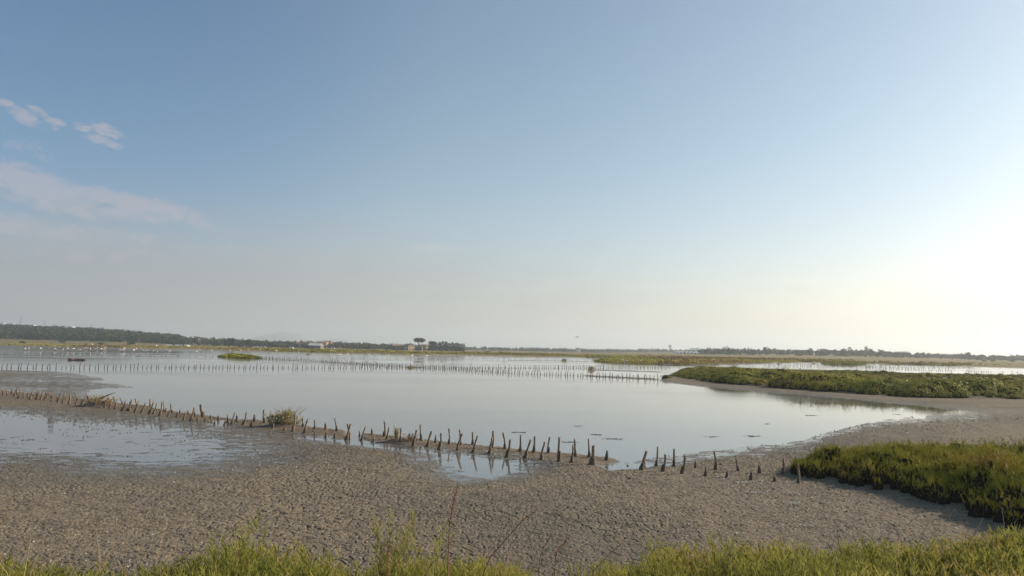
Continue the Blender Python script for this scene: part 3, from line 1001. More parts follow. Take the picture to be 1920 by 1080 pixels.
TREE_LIST = [
    (42, 640, 6, 'bush', 'small dark bush on the green shore at the far left edge', 1.4),
    (116, 700, 9, 'round', 'dark round tree at the foot of the wooded hill below the hilltop villa', 1.1),
    (160, 620, 4, 'bush', 'low dark bush on the shore right of the hilltop villa', 1.3),
    (189, 640, 7, 'bush', 'blue green bush between the villa and the white sheds on the left shore', 1.3),
    (244, 640, 10, 'round', 'dark dense round tree standing on the left shore before the white sheds', 1.0),
    (324, 720, 9, 'round', 'tree directly behind the two long white sheds', 1.2),
    (340, 720, 8, 'bush', 'bushy tree right behind the right long white shed', 1.4),
    (402, 700, 8, 'round', 'dark rounded tree left of the pair of tall poplars', 1.1),
    (429, 700, 16, 'tall', 'tall dark poplar, left one of the pair above the green islet', 1.1),
    (439, 720, 10, 'round', 'grey green tree leaning against the left tall poplar', .9),
    (450, 660, 9, 'bush', 'light green bush between the two tall poplars', 1.1),
    (462, 700, 15, 'tall', 'tall dark poplar, right one of the pair above the green islet', 1.1),
    (471, 650, 6, 'bush', 'pale green bush at the right foot of the tall poplars', 1.3),
    (494, 660, 7, 'bush', 'bush behind the white van near the left shore', 1.5),
    (508, 680, 12, 'round', 'highest dark tree in the clump right of the white van', 1.0),
    (520, 680, 9, 'round', 'dark tree on the right side of the clump right of the white van', 1.1),
    (533, 660, 8, 'bush', 'dull olive bush left of the white caravan', 1.5),
    (541, 650, 6, 'bush', 'yellowish bush touching the white caravan', 1.2),
    (575, 700, 8, 'bush', 'grey green bush before the hamlet houses', 1.4),
    (586, 700, 6, 'bush', 'dark bush at the right side of the hamlet houses', 1.4),
    (664, 760, 7, 'bush', 'leftmost dark bush of the hedge below the small far hill', 1.8),
    (676, 760, 7, 'bush', 'middle dark bush of the hedge below the small far hill', 1.8),
    (690, 720, 9, 'bush', 'dark bush jutting out at the shore end of the hedge', 1.3),
    (698, 760, 7, 'bush', 'rightmost bush of the hedge below the small far hill', 1.2),
    (712, 760, 8, 'round', 'lone dark tree between the hedge and the stone farmhouse', 1.2),
    (732, 740, 8, 'round', 'dark tree touching the left end of the stone farmhouse', 1.2),
    (725, 740, 5, 'bush', 'small bush at the far left of the stone farmhouse', 1.3),
    (780, 745, 6, 'bush', 'yellow green bush below the umbrella pine', 1.4),
    (802, 730, 5, 'bush', 'small bush at the right wall of the tower house', 1.1),
    (915, 560, 3.4, 'bush', 'low dark bush on the ochre field right of the cypress row', 2.0),
    (940, 560, 3.2, 'bush', 'second low dark bush on the ochre field right of the cypress row', 2.0),
    (1005, 1200, 6, 'round', 'tree poking above the far tree line left of the flying bird', 1.2),
    (1041, 1200, 6, 'round', 'pointed tree in the far tree line under the left side of the flying bird', 1.0),
    (1059, 1200, 6, 'round', 'pointed tree in the far tree line nearly under the flying bird', 1.0),
    (1108, 1200, 5.5, 'round', 'wide tree in the far tree line between the flying bird and the water tower', 1.8),
    (1341, 900, 9.5, 'tall', 'highest tree in the dark grove just right of the long white shed on the right', 1.1),
    (1374, 950, 9.5, 'tall', 'left of two thin pointed trees above the tower house on the right', .8),
    (1382, 950, 9.5, 'tall', 'right of two thin pointed trees above the tower house on the right', .8),
    (1296, 950, 6, 'round', 'dome shaped tree behind the white shed on the right', 1.8),
    (1495, 820, 10, 'round', 'broad tree at the left end of the long right hand wood', 1.3),
    (1500, 700, 5, 'bush', 'grey bush at the foot of the long right hand wood', 2.0),
    (1545, 820, 11, 'round', 'high broad tree in the long right hand wood left of the pointed conifer', 1.6),
    (1585, 700, 6, 'bush', 'dark bush below the pointed conifer', 1.8),
    (1624, 800, 14, 'cypress', 'pointed conifer rising highest from the right hand wood', 1.5),
    (1659, 800, 10, 'round', 'broad domed tree right of the pointed conifer', 1.6),
    (1622, 690, 7, 'round', 'dark round tree standing before the pointed conifer', 1.3),
    (1690, 820, 9, 'round', 'high tree above the pale farm building at the right', 1.7),
    (1730, 820, 8, 'round', 'tree right of the pale farm building at the right', 1.4),
    (1775, 820, 7, 'round', 'small peaked tree between the pale farm building and the domed tree', 1.0),
    (1834, 820, 7.5, 'round', 'domed tree that stands up near the right edge', 1.4),
    (1915, 820, 7.5, 'round', 'tree cut by the right edge of the view', 1.4),
    (1845, 520, 3.5, 'bush', 'dark low bush on the marsh behind the far right pond', 2.0),
    (1862, 540, 3.5, 'bush', 'dark low bush on the marsh, second one behind the far right pond', 1.8),
    (1898, 560, 4.5, 'bush', 'wide dark bush near the right edge on the far marsh', 2.2),
]
for (px, Y, hp, kd, lb, wd) in TREE_LIST:
    tree(px, Y, hp, kd, lb, wd)
tree(784, 745, 19.5, 'umbrella', 'tall umbrella shaped stone pine beside the farmhouse', 1.05)
tree(810, 760, 14.5, 'umbrella', 'lower spreading pine at the left end of the cypress row', .85)
CYP = [(806, 11), (811.5, 12), (817, 13), (823.5, 13.5), (829.5, 15), (836, 14.5), (842, 12.5), (848, 13.5), (853.5, 12.5), (858, 13), (863.5, 12), (869, 11.5)]
ORD = ['first', 'second', 'third', 'fourth', 'fifth', 'sixth', 'seventh', 'eighth', 'ninth', 'tenth', 'eleventh', 'twelfth', 'thirteenth', 'fourteenth',
       'fifteenth', 'sixteenth', 'seventeenth', 'eighteenth', 'nineteenth', 'twentieth', 'twenty-first', 'twenty-second', 'twenty-third',
       'twenty-fourth', 'twenty-fifth', 'twenty-sixth', 'twenty-seventh', 'twenty-eighth', 'twenty-ninth', 'thirtieth']
for i, (px, hp) in enumerate(CYP):
    tree(px, 735, hp * 1.05, 'cypress', f'dark cypress in the dense row, {ORD[i]} to the right of the farm houses', 1.7, 'cypress row right of the farmhouse')


# woods as masses
def wood(name, pos, hts, seed, label):
    kits = []
    for k in range(6):
        q = []
        g = np.random.default_rng(seed + k)
        for j in range(5):
            a = g.uniform(0, 6.28); d = .3 * g.uniform(0, 1)
            c = clump(13, .32, .24, .12, seed * 3 + k * 10 + j, 0); c += np.array([d * math.cos(a), d * math.sin(a), g.uniform(.3, .75)]); q.append(c)
        kits.append(np.concatenate(q))
    V, F, T = scatter(kits, pos, hts, seed, tints=np.clip(np.random.default_rng(seed).normal(.45, .28, len(pos)), 0, 1))
    o = link_mesh(name, np_mesh(name, V, F, False, {'tint': T}), TREES)
    tag(o, label, 'wood', kind='stuff')


def wood_positions(t0, t1, y0, y1, n, seed, thr=0.0, f=.02):
    g = np.random.default_rng(seed)
    y = np.sqrt(g.uniform(y0 ** 2, y1 ** 2, n)); t = g.uniform(t0, t1, n)
    x = t * y
    k = fbm(x * f, y * f, seed, 2) > thr
    x, y = x[k], y[k]
    return np.c_[x, y, ground(x, y)[0] - .4], g


p, g = wood_positions(-.74, -.42, 800, 1300, 4600, 201, .36, .012)
wood('pine_wood', p, g.uniform(3.5, 9, len(p)), 61, 'dark green pine wood covering the low hill on the left')
p, g = wood_positions(-.46, -.14, 780, 1350, 2300, 202, .42)
wood('pine_wood', p, g.uniform(2.5, 7.5, len(p)), 62, 'thinning woodland descending from the left hill towards the farmhouse')
p, g = wood_positions(-.20, .24, 1300, 1750, 1700, 203, .40)
wood('far_tree_line', p, g.uniform(3, 8, len(p)), 63, 'thin hazy tree line along the horizon in the middle')
p, g = wood_positions(.238, .78, 720, 1050, 2400, 204, .44)
wood('right_wood', p, g.uniform(2.5, 6.2, len(p)) * np.where(g.uniform(0, 1, len(p)) < .05, 1.4, 1), 64, 'hazy blue green wood along the horizon on the right')
bpy.data.objects['right_wood'].name = 'mixed_wood'


# ------------------------------------------------------------------ wooden stakes
WOOD = simple_mat('weathered_wood', (0.33, 0.24, 0.16), (0.15, 0.105, 0.07), 22.0, 0.85, 0.01)
DARKWOOD = simple_mat('dark_wood', (0.13, 0.10, 0.08), (0.06, 0.05, 0.04), 12.0, 0.7)  # darker wood colour for the farther stake rows
CRUST = simple_mat('mud_crust', (0.17, 0.125, 0.09), (0.08, 0.062, 0.048), 30.0, 0.9, 0.012)


def stake_meshes(dx, h, rad, foot, rnd, dy=None, n=9):
    """shaft leaning dx metres over height h, with an encrusted flared foot"""
    dy = rnd.uniform(-.12, .12) * h if dy is None else dy
    bend = rnd.uniform(-.06, .06) * h
    pts, rr = [], []
    K = 6
    for i in range(K + 1):
        t = i / K
        pts.append((dx * t + bend * math.sin(math.pi * t), dy * t, -.08 + (h + .08) * t))
        rr.append(rad * (1.10 - .18 * t) * rnd.uniform(.9, 1.08))
    b = MB().tube(pts, rr, n, True, .10, rnd)
    # worn tip: slanted and split
    tip = len(b.v) - n
    for k in range(n):
        v = b.v[tip + k]
        b.v[tip + k] = (v[0], v[1], v[2] + rnd.uniform(-.035, .045) * min(1.0, h / .4))
    c = MB()
    fh = h * (0.42 if h > .3 else .85) * rnd.uniform(.8, 1.15)
    fp, fr = [], []
    for i in range(6):
        t = i / 5
        fp.append((dx * t * fh / h * .9, dy * t * fh / h * .9, -.1 + (fh + .1) * t))
        fr.append((foot * (1 - t) ** 1.5 + rad * 1.22) * rnd.uniform(.85, 1.15) * (1 if i < 5 else .9))
    c.tube(fp, fr, n, True, .22, rnd)
    return b.mesh('shaft', True), c.mesh('mud_foot', True)


S1 = [(50, 335, 40, 255), (115, 340, 95, 235), (185, 305, 172, 235), (200, 350, 255, 225), (265, 320, 250, 255), (262, 385, 300, 235), (350, 380, 350, 290),
      (418, 385, 415, 290), (445, 400, 475, 265), (495, 345, 480, 300), (525, 405, 572, 265), (565, 345, 540, 290), (600, 405, 632, 275), (650, 410, 725, 275),
      (715, 355, 680, 290), (795, 380, 728, 262), (768, 430, 775, 385), (850, 440, 905, 300), (860, 385, 855, 345), (935, 455, 968, 300), (990, 400, 965, 330),
      (1025, 470, 1050, 345), (1055, 410, 1035, 275), (1125, 475, 1155, 410), (1175, 415, 1115, 295), (1205, 485, 1270, 350), (1240, 430, 1228, 385),
      (1285, 495, 1350, 360), (1340, 390, 1285, 305), (1395, 510, 1440, 385), (1440, 400, 1425, 340), (1480, 525, 1480, 480), (1555, 525, 1585, 425),
      (1630, 530, 1665, 440), (1665, 440, 1610, 345), (1710, 540, 1745, 470), (1760, 490, 1700, 365), (1815, 570, 1880, 400), (1850, 465, 1800, 365),
      (1895, 570, 1915, 520), (5, 325, 0, 235)]
S2 = [(10, 490, 45, 315), (45, 440, 25, 350), (90, 510, 150, 340), (155, 440, 105, 305), (190, 520, 248, 372), (250, 455, 240, 395), (300, 535, 368, 345),
      (335, 420, 322, 312), (375, 535, 418, 372), (440, 480, 420, 440), (470, 560, 505, 350), (545, 490, 515, 345), (585, 570, 630, 455), (670, 510, 638, 380),
      (560, 500, 570, 440), (715, 585, 750, 505), (790, 525, 772, 465), (825, 620, 862, 495), (905, 540, 895, 480), (935, 630, 990, 425),
      (1010, 550, 990, 440), (1040, 630, 1050, 550), (1135, 570, 1078, 398), (1145, 640, 1175, 550), (1240, 600, 1240, 535), (1290, 665, 1305, 595),
      (1358, 610, 1355, 515), (1435, 680, 1470, 580), (1505, 655, 1490, 540), (1550, 675, 1595, 498), (1630, 650, 1625, 545), (1720, 695, 1770, 510),
      (1765, 650, 1760, 590), (1840, 710, 1860, 610), (1895, 650, 1893, 535)]
S3 = [(130, 420, 110, 235), (70, 440, 72, 405), (240, 505, 262, 430), (410, 535, 430, 455), (545, 545, 570, 290), (710, 485, 688, 355), (720, 570, 765, 360),
      (880, 515, 875, 385), (875, 600, 880, 530), (1045, 525, 1035, 422), (1040, 620, 1058, 535), (1170, 630, 1190, 550), (1220, 550, 1178, 362),
      (1350, 655, 1405, 418), (1405, 570, 1368, 415), (1410, 650, 1400, 560), (1560, 600, 1552, 505), (1570, 665, 1638, 440), (1740, 605, 1735, 510),
      (1750, 690, 1770, 625)]
S4 = [(165, 465, 160, 250), (195, 510, 232, 330), (400, 560, 408, 340), (545, 450, 537, 380), (590, 595, 640, 360), (722, 520, 697, 295), (800, 610, 865, 385),
      (935, 560, 930, 440), (985, 645, 1010, 405), (1140, 575, 1128, 350), (1245, 665, 1325, 420), (1310, 590, 1290, 357), (1495, 580, 1483, 400),
      (1490, 690, 1555, 452), (1740, 715, 1780, 470), (1775, 640, 1790, 400)]
S5 = [(220, 495, 182, 262), (235, 600, 285, 345), (447, 530, 445, 290), (505, 620, 595, 350), (648, 545, 655, 298), (750, 645, 808, 388), (862, 560, 885, 322),
      (1025, 680, 1030, 320), (1215, 700, 1235, 435), (1272, 605, 1263, 348), (1480, 620, 1465, 360), (1525, 735, 1540, 450), (1735, 660, 1748, 520)]
S6 = [(285, 560, 300, 515), (490, 650, 570, 375), (550, 600, 535, 440), (720, 580, 750, 305), (820, 680, 862, 435), (988, 600, 988, 345), (1105, 710, 1145, 440),
      (1310, 630, 1315, 515), (1459, 750, 1472, 620), (1625, 650, 1590, 395), (1785, 775, 1788, 675)]
S7 = [(180, 610, 188, 512), (360, 520, 333, 330), (535, 650, 558, 515), (685, 550, 668, 430), (905, 670, 900, 580), (1020, 560, 1030, 325), (1228, 520, 1225, 415),
      (1258, 700, 1258, 420)]
NEAR = []
for S, ox, oy in ((S1, 0, 700), (S2, 240, 710), (S3, 480, 740), (S4, 700, 760), (S5, 920, 780), (S6, 1140, 800), (S7, 1340, 820)):
    NEAR += [(ox + a / 8, oy + b / 8, ox + c / 8, oy + d / 8) for a, b, c, d in S]
NEAR.sort()
LAND = [(-400, 'the left edge of the view'), (186, 'the scrubby tangle on the left of the near stakes'), (527, 'the big round bush among the near stakes'), (750, 'the small dry bush among the near stakes'),
        (1110, 'the thick stump before the gap'), (1500, 'the dark scrub on the right')]
fx, fy = zip(*FRONT); bx_, by_ = zip(*BACK)
rows = {'front': [], 'back': []}
for s in NEAR:
    mid = (np.interp(s[0], fx, fy) + np.interp(s[0], bx_, by_)) / 2
    rows['front' if s[1] > mid else 'back'].append(s)
BUSHX = {186: 'the scrubby tangle', 527: 'the big round bush', 750: 'the small dry bush', 1500: 'the dark scrub'}


def near_label(s, row):
    lst = rows[row]
    px, py, tx, ty = s
    h = py - ty
    ref_h = 0.24 * (py - (655 + (px - 960) * math.tan(ROLL)))
    lean = (tx - px) / max(h, 1)
    size = 'stubby' if h < ref_h * .55 else ('tall' if h > ref_h * .95 else 'mid-height')
    ln = 'leaning right' if lean > .18 else ('leaning left' if lean < -.12 else 'upright')
    i = lst.index(s)
    best = None
    for bx, nm in BUSHX.items():
        if px >= bx:
            k = len([q for q in lst if bx <= q[0] < px]); side = 'right of'
        else:
            k = len([q for q in lst if px < q[0] < bx]); side = 'left of'
        if best is None or k < best[0]: best = (k, side, nm)
    k, side, nm = best
    return f'{size} stake {ln}, {ORD[min(k, 29)]} {side} {nm} in the {row} row'


rnd = random.Random(42)
ST_XY = []
for row in ('front', 'back'):
    for s in rows[row]:
        px, py, tx, ty = s
        X, Y = at(px, py, 0.05)
        d = Y / FPX
        h = max(.08, (py - ty) * d * 1.0)
        dx = (tx - px) * d
        thick = 0.029 if h > .3 else .024
        thick *= rnd.uniform(.82, 1.2)
        foot = .058 * rnd.uniform(.7, 1.3) * (1 if h > .25 else .9)
        if (round(px), round(py)) == (1111, 872): foot = .12; thick = .045
        if abs(px - 382) < 1 and h > .3: thick = .055
        m1, m2 = stake_meshes(dx, h, thick, foot, rnd)
        z0 = gz(X, Y)
        e = empty('wooden_stake', (X, Y, max(z0, -.03) - .02))
        tag(e, near_label(s, row), 'stake', 'near double row of stakes')
        link_mesh('shaft', m1, WOOD, e)
        link_mesh('mud_foot', m2, CRUST, e)
        ST_XY.append((X, Y))

# farther rows: prototypes copied along each line
PROTO = [stake_meshes(r_.uniform(-.12, .2), r_.uniform(.38, .62), .035, .05, r_, n=6) for r_ in [random.Random(500 + i) for i in range(12)]]
for a_, b_ in PROTO:
    a_.materials.append(DARKWOOD); b_.materials.append(DARKWOOD)


def line_points(pxs, spacing, jit, rnd, two=0.0, gaps=()):
    P = [at(*p) for p in pxs]
    out = []
    for i in range(len(P) - 1):
        (x0, y0), (x1, y1) = P[i], P[i + 1]
        L = math.hypot(x1 - x0, y1 - y0)
        n = max(1, int(L / spacing))
        for k in range(n):
            t = (k + rnd.uniform(-jit, jit)) / n
            pxx = pxs[i][0] + (pxs[i + 1][0] - pxs[i][0]) * t
            if any(a < pxx < b for a, b in gaps) and rnd.random() < .8: continue
            out.append((x0 + (x1 - x0) * t, y0 + (y1 - y0) * t, pxx))
    return out


rnd = random.Random(9)
LINES = [
    ('B', line_points([(3, 690.3), (420, 690.4), (760, 690), (1000, 690.5), (1258, 690.2)], .47, .3, rnd, gaps=())),
    ('C', line_points([(482, 673), (600, 678.3), (720, 686), (860, 693.5), (960, 700), (1100, 706), (1240, 712.2)], .44, .25, rnd)),
    ('D', line_points([(-5, 663.8), (230, 667.2), (480, 671.2)], 1.05, .45, rnd)),
    ('E', line_points([(480, 671.2), (700, 672.5), (960, 675.4), (1110, 677.6)], 1.1, .45, rnd)),
    ('F', line_points([(1392, 681.8), (1500, 684.3), (1690, 688), (1840, 690)], .8, .35, rnd)),
    ('G', line_points([(1440, 686.6), (1600, 689.5), (1700, 693.0), (1790, 696.2)], .55, .3, rnd)),
    ('G', line_points([(1812, 696.8), (1850, 698.3), (1862, 698.8)], .5, .3, rnd)),
    ('G', line_points([(1882, 699.0), (1900, 699.4), (1915, 700)], .9, .4, rnd)),
    ('H', line_points([(1560, 686.5), (1700, 690), (1800, 692)], .9, .4, rnd)),
]
allst = [(math.hypot(x, y), ln, x, y, px) for ln, L in LINES for (x, y, px) in L]
allst.sort()
n_ind = 300 - len(NEAR)
GROUPS = {'B': ('thin dark stake standing in the water in the middle row across the lagoon', 'middle stake row across the lagoon'),
          'C': ('thin dark stake in the slanting row that runs to the right saltmarsh bank', 'slanting stake row running to the right bank')}
cntB = [s for s in allst[:n_ind] if s[1] == 'B']; cntC = [s for s in allst[:n_ind] if s[1] == 'C']
for lst, ln in ((cntB, 'B'), (cntC, 'C')):
    lst.sort(key=lambda s: s[4])


def landmark_label(px, lst, marks, tail_):
    best = None
    for bx, nm in marks:
        if px >= bx: k = len([q for q in lst if bx <= q[4] < px]); side = 'right of'
        else: k = len([q for q in lst if px < q[4] < bx]); side = 'left of'
        if best is None or k < best[0]: best = (k, side, nm)
    k, side, nm = best
    return f'thin dark stake, {ORD[min(k, 29)]} {side} {nm} {tail_}'


def far_label(ln, i, n, px, lst):
    if ln == 'B':
        if i < 25: return f'thin dark stake, {ORD[i]} from the left edge in the middle row across the lagoon'
        return landmark_label(px, lst, ((146, 'the rock heap'), (290, 'the mud spit tip'), (449, 'the green islet'), (560, 'the blue mountain')), 'in the middle row')
    k = n - 1 - i
    if k < 25: return f'thin dark stake, {ORD[k]} left of the saltmarsh bank tip in the slanting row'
    return landmark_label(px, lst, ((1108, 'the bush on the mud bar'), (1058, 'the tiny bush'), (960, 'the view centre')), 'in the slanting row')


rest = []
for ln, lst in (('B', cntB), ('C', cntC)):
    for i, s in enumerate(lst):
        _, _, x, y, px = s
        a_, b_ = PROTO[rnd.randrange(12)]
        if ln == 'B' and px < 50:
            a_, b_ = PROTO[0]
        e = empty('wooden_stake', (x, y, max(gz(x, y), -.04) - .02), 0 if px < 50 else rnd.choice((0, .4, -.5, 3.14)))
        sc = rnd.uniform(.72, 1.12)
        e.scale = (1, 1, sc)
        tag(e, far_label(ln, i, len(lst), px, lst), 'stake', GROUPS[ln][1])
        link_mesh('shaft', a_, None, e); link_mesh('mud_foot', b_, None, e)
tail = allst[n_ind:]
tv, tf = MB(), None
pv = [np.array([v.co[:] for v in a_.vertices]) for a_, _ in PROTO]
pf = [[tuple(p.vertices) for p in a_.polygons] for a_, _ in PROTO]
pv2 = [np.array([v.co[:] for v in b_.vertices]) for _, b_ in PROTO]
pf2 = [[tuple(p.vertices) for p in b_.polygons] for _, b_ in PROTO]
for (_, ln, x, y, px) in tail:
    i = rnd.randrange(12); sc = rnd.uniform(.6, 1.1) * (.8 if ln in 'DE' else 1)
    c_ = rnd.choice((1, -1))
    for vv, ff in ((pv[i], pf[i]), (pv2[i], pf2[i])):
        q = vv * [c_, 1, sc] + [x, y, -.02]
        tv.poly([tuple(r_) for r_ in q], ff)
o = tv.obj('distant_stakes', DARKWOOD, smooth=True)
tag(o, 'tiny distant stakes in broken lines across the far water', 'stakes', kind='stuff')


# ------------------------------------------------------------------ bushes and debris on the stake bank
def leafy(name, px, py, parts, label, mat, cat='bush', z=.04, sub=None):
    X, Y = at(px, py, z)
    e = empty(name, (X, Y, gz(X, Y) - .02))
    tag(e, label, cat)
    for pn, Q, mt in parts:
        V = Q.reshape(-1, 3)
        link_mesh(pn, np_mesh(pn, V, np.arange(len(V)).reshape(-1, 4), False, {'tint': np.repeat(np.random.default_rng(len(V)).uniform(0, 1, len(Q)), 4)}), mt, e)
    return e


def woody(e, seed, n, h, spread, rad=.008, name='branches'):
    r_ = random.Random(seed); b = MB()
    for k in range(n):
        a = r_.uniform(0, 6.28); l = r_.uniform(.4, 1); s = r_.uniform(.2, 1) * spread
        b.tube([(0, 0, 0), (s * .4 * math.cos(a), s * .4 * math.sin(a), h * l * .5), (s * math.cos(a + .3), s * math.sin(a + .3), h * l)], [rad, rad * .7, rad * .3], 5)
    b.obj(name, BARK, e, smooth=True)


def mound(e, rx, ry, h, seed, name='mud_mound'):
    r_ = random.Random(seed); b = MB(); n, m_ = 18, 5
    V = [(0, 0, h)]; F = []
    for i in range(1, m_ + 1):
        t = i / m_
        for k in range(n):
            a = 2 * math.pi * k / n
            j = 1 + r_.uniform(-.14, .14)
            V.append((rx * t * math.cos(a) * j, ry * t * math.sin(a) * j, h * (math.cos(t * math.pi) * .5 + .5) + r_.uniform(-.012, .012) - (.06 if i == m_ else 0)))
    for k in range(n): F.append((0, 1 + k, 1 + (k + 1) % n))
    for i in range(m_ - 1):
        for k in range(n):
            F.append((1 + i * n + k, 1 + (i + 1) * n + k, 1 + (i + 1) * n + (k + 1) % n, 1 + i * n + (k + 1) % n))
    b.v, b.f = V, F
    b.obj(name, CRUST, e, smooth=True)


def off(q, x, y, z): return q + np.array([x, y, z])


Q = np.concatenate([off(clump(900, .36, .30, .020, 710, .9), .18, 0, .04), off(clump(600, .30, .20, .018, 711, .9), -.30, 0, .08), off(tuft(46, .74, .34, 22, .0055, 700, .75, 3, (.04, .10)), .20, 0, .05), off(tuft(34, .56, .34, 20, .0055, 701, .9, 3, (.04, .10)), -.34, 0, .08), off(tuft(30, .40, .3, 16, .0055, 703, 1.1, 3, (.04, .1)), .5, .1, .0)])
e = leafy('round_bush', 529, 800, [('foliage', Q, DRYBUSH)], 'big round yellowish bush growing on the mud bank among the near stakes', DRYBUSH)
woody(e, 5, 22, .5, .4); mound(e, .95, .7, .16, 3)
Q = np.concatenate([off(tuft(30, .50, .10, 14, .006, 704, .25), -.12, 0, .02), off(tuft(10, .3, .2, 8, .005, 705, .6), -.3, 0, .02)])
e = leafy('dry_bush', 750, 829, [('foliage', Q, DRYBUSH)], 'small pale green bush with a tangle of dry twigs on the mud bank', DRYBUSH)
Q2 = off(tuft(50, .30, .4, 9, .006, 706, 1.2), .30, 0, .0)
link_mesh('dry_twigs', np_mesh('dry_twigs', Q2.reshape(-1, 3), np.arange(len(Q2) * 4).reshape(-1, 4), False, {'tint': np.ones(len(Q2) * 4)}), STRAW, e)
mound(e, .8, .55, .11, 4)
Q = np.concatenate([off(tuft(50, .48, .5, 10, .009, 707, .9), 0, 0, .12), off(tuft(26, .4, .4, 8, .009, 708, 1.0), .5, 0, .1)])
e = leafy('scrubby_tangle', 184, 763, [('foliage', Q, DRYBUSH)], 'scrubby tangle of driftwood and brush on the left part of the stake bank', DRYBUSH)
woody(e, 8, 26, .45, .9, .016, 'driftwood'); mound(e, 1.3, .8, .22, 5)
b = MB(); b.tube([(0.1, 0, .38), (.45, .02, .55), (.75, 0, .66)], [.03, .025, .015], 7); b.obj('broken_branch', WOOD, e, smooth=True)

# small bushes standing out in the water
for (px, py, s, lb) in ((1108, 693.3, 1.0, 'dark little bush on a thin mud bar left of the saltmarsh bank'),
                        (1058, 677, 1.3, 'tiny dark bush on the far water left of the reedy spit'),
                        (770, 690, .8, 'low dark tussock in the middle stake row below the farmhouse'),
                        (1460, 683, .9, 'tiny dark tussock in the far right pond'),
                        (1525, 682, .9, 'small dark tussock left of the reedy islet in the far right pond'),
                        (1683, 684.5, 1.0, 'dark tussock at the marsh edge right of the reedy islet'),
                        (578, 665, 1.2, 'dark flat weed tussock in the far water below the hamlet'),
                        (1876, 702.2, .7, 'little dark shrub at the far edge of the right saltmarsh bank'),
                        (1899, 703.2, .6, 'second little dark shrub at the far edge of the right saltmarsh bank')):
    Q = np.concatenate([clump(320, .85, .42, .055, int(px)), tuft(40, .75, .9, 5, .014, int(px) + 1, .7, 2)]) * s * .8
    e = leafy('marsh_bush', px, py, [('foliage', Q, SCRUB)], lb, SCRUB, 'bush', 0.0)
    woody(e, int(px), 10, .5 * s, .5 * s, .015)

# heap of rocks in the water
X0, Y0 = at(146, 675.5)
e = empty('rock_heap', (X0, Y0, -.05))
tag(e, 'low heap of brown rocks rising from the water on the far left', 'rocks')
r_ = random.Random(77)
ROCK = simple_mat('brown_rock', (0.28, 0.19, 0.13), (0.09, 0.07, 0.06), 2.0, .9)
for k in range(9):
    b = MB(); V = []; n = 7
    s = r_.uniform(.22, .38)
    for i in range(4):
        for j in range(n):
            a = 2 * math.pi * j / n
            rr = s * [1.0, 1.05, .8, .35][i] * r_.uniform(.8, 1.15)
            V.append((rr * math.cos(a), rr * math.sin(a), s * [0, .4, .9, 1.15][i]))
    F = [(i * n + j, i * n + (j + 1) % n, (i + 1) * n + (j + 1) % n, (i + 1) * n + j) for i in range(3) for j in range(n)] + [tuple(3 * n + j for j in range(n))]
    b.v, b.f = V, F
    b.obj('rock', ROCK, e, ((k - 4) * .30 + r_.uniform(-.08, .08), r_.uniform(-.3, .3), 0))

# floating weed and mud pats
WEED = simple_mat('rotting_weed', (0.20, 0.19, 0.16), (0.30, 0.27, 0.23), 9.0)
WL = [(1082, 799, .35, 'small weed mat afloat, farthest of those beyond the near stakes'), (1120, 815, .45, 'ragged weed mat afloat right of the near stake pair'), (1150, 823, .5, 'broad ragged weed mat afloat above the gap in the stakes'),
      (1067, 829, .4, 'thin weed mat floating just behind the near stake tops'), (975, 811, .45, 'thin weed mat floating behind the leaning stakes'), (1520, 779, .5, 'dark branched debris lying in the right part of the lagoon'), (1337, 819, .4, 'dark weed strip afloat left of the right mud margin'),
      (1413, 818, .5, 'long dark weed strip afloat beside the right mud margin'), (1437, 795, .3, 'thin weed strip afloat in the middle of the right water'), (1655, 747.5, .45, 'dark lump on the wet shore under the saltmarsh bank'),
      (1778, 767, .35, 'dark lump at the tip of the lagoon on the right'), (1846, 767, .4, 'brown lump on the mud right of the lagoon tip'), (1812, 758, .3, 'dark fleck on the mud above the lagoon tip'),
      (1680, 777, .4, 'dark weed strip near the bright right tip of the lagoon'), (1175, 868, .12, 'small dark clod in the shallow gap of the near stakes'), (1536, 923, .12, 'small dark clod on the cracked mud left of the scrub shadow')]
for (px, py, s, lb) in WL:
    X, Y = at(px, py); s *= .55
    r_ = random.Random(int(px)); b = MB()
    for k in range(16):
        a = r_.uniform(0, 6.28); d = r_.uniform(0, 1) * s
        x0, y0 = d * math.cos(a) * 1.3, d * math.sin(a) * .8
        b.tube([(x0 - r_.uniform(.05, .3) * s, y0, .0), (x0, y0 + r_.uniform(-.1, .1) * s, r_.uniform(.0, .035) * s + .002), (x0 + r_.uniform(.05, .35) * s, y0 + r_.uniform(-.2, .2) * s, .0)],
               [.008 * s, .03 * s * r_.uniform(.5, 1.3), .004], 6, True, .3, r_)
    o = b.obj('weed_mat', WEED, None, (X, Y, max(gz(X, Y), 0) + .003), True)
    tag(o, lb, 'debris', 'dark debris scattered on water and mud')

# pale shells and salt flakes on the mud
g = np.random.default_rng(17)
n = 3200
r1 = 11 / np.sqrt(g.uniform(.06, 1, n)); a1 = g.uniform(-R(34), R(36), n)
x, y = r1 * np.sin(a1), r1 * np.cos(a1)
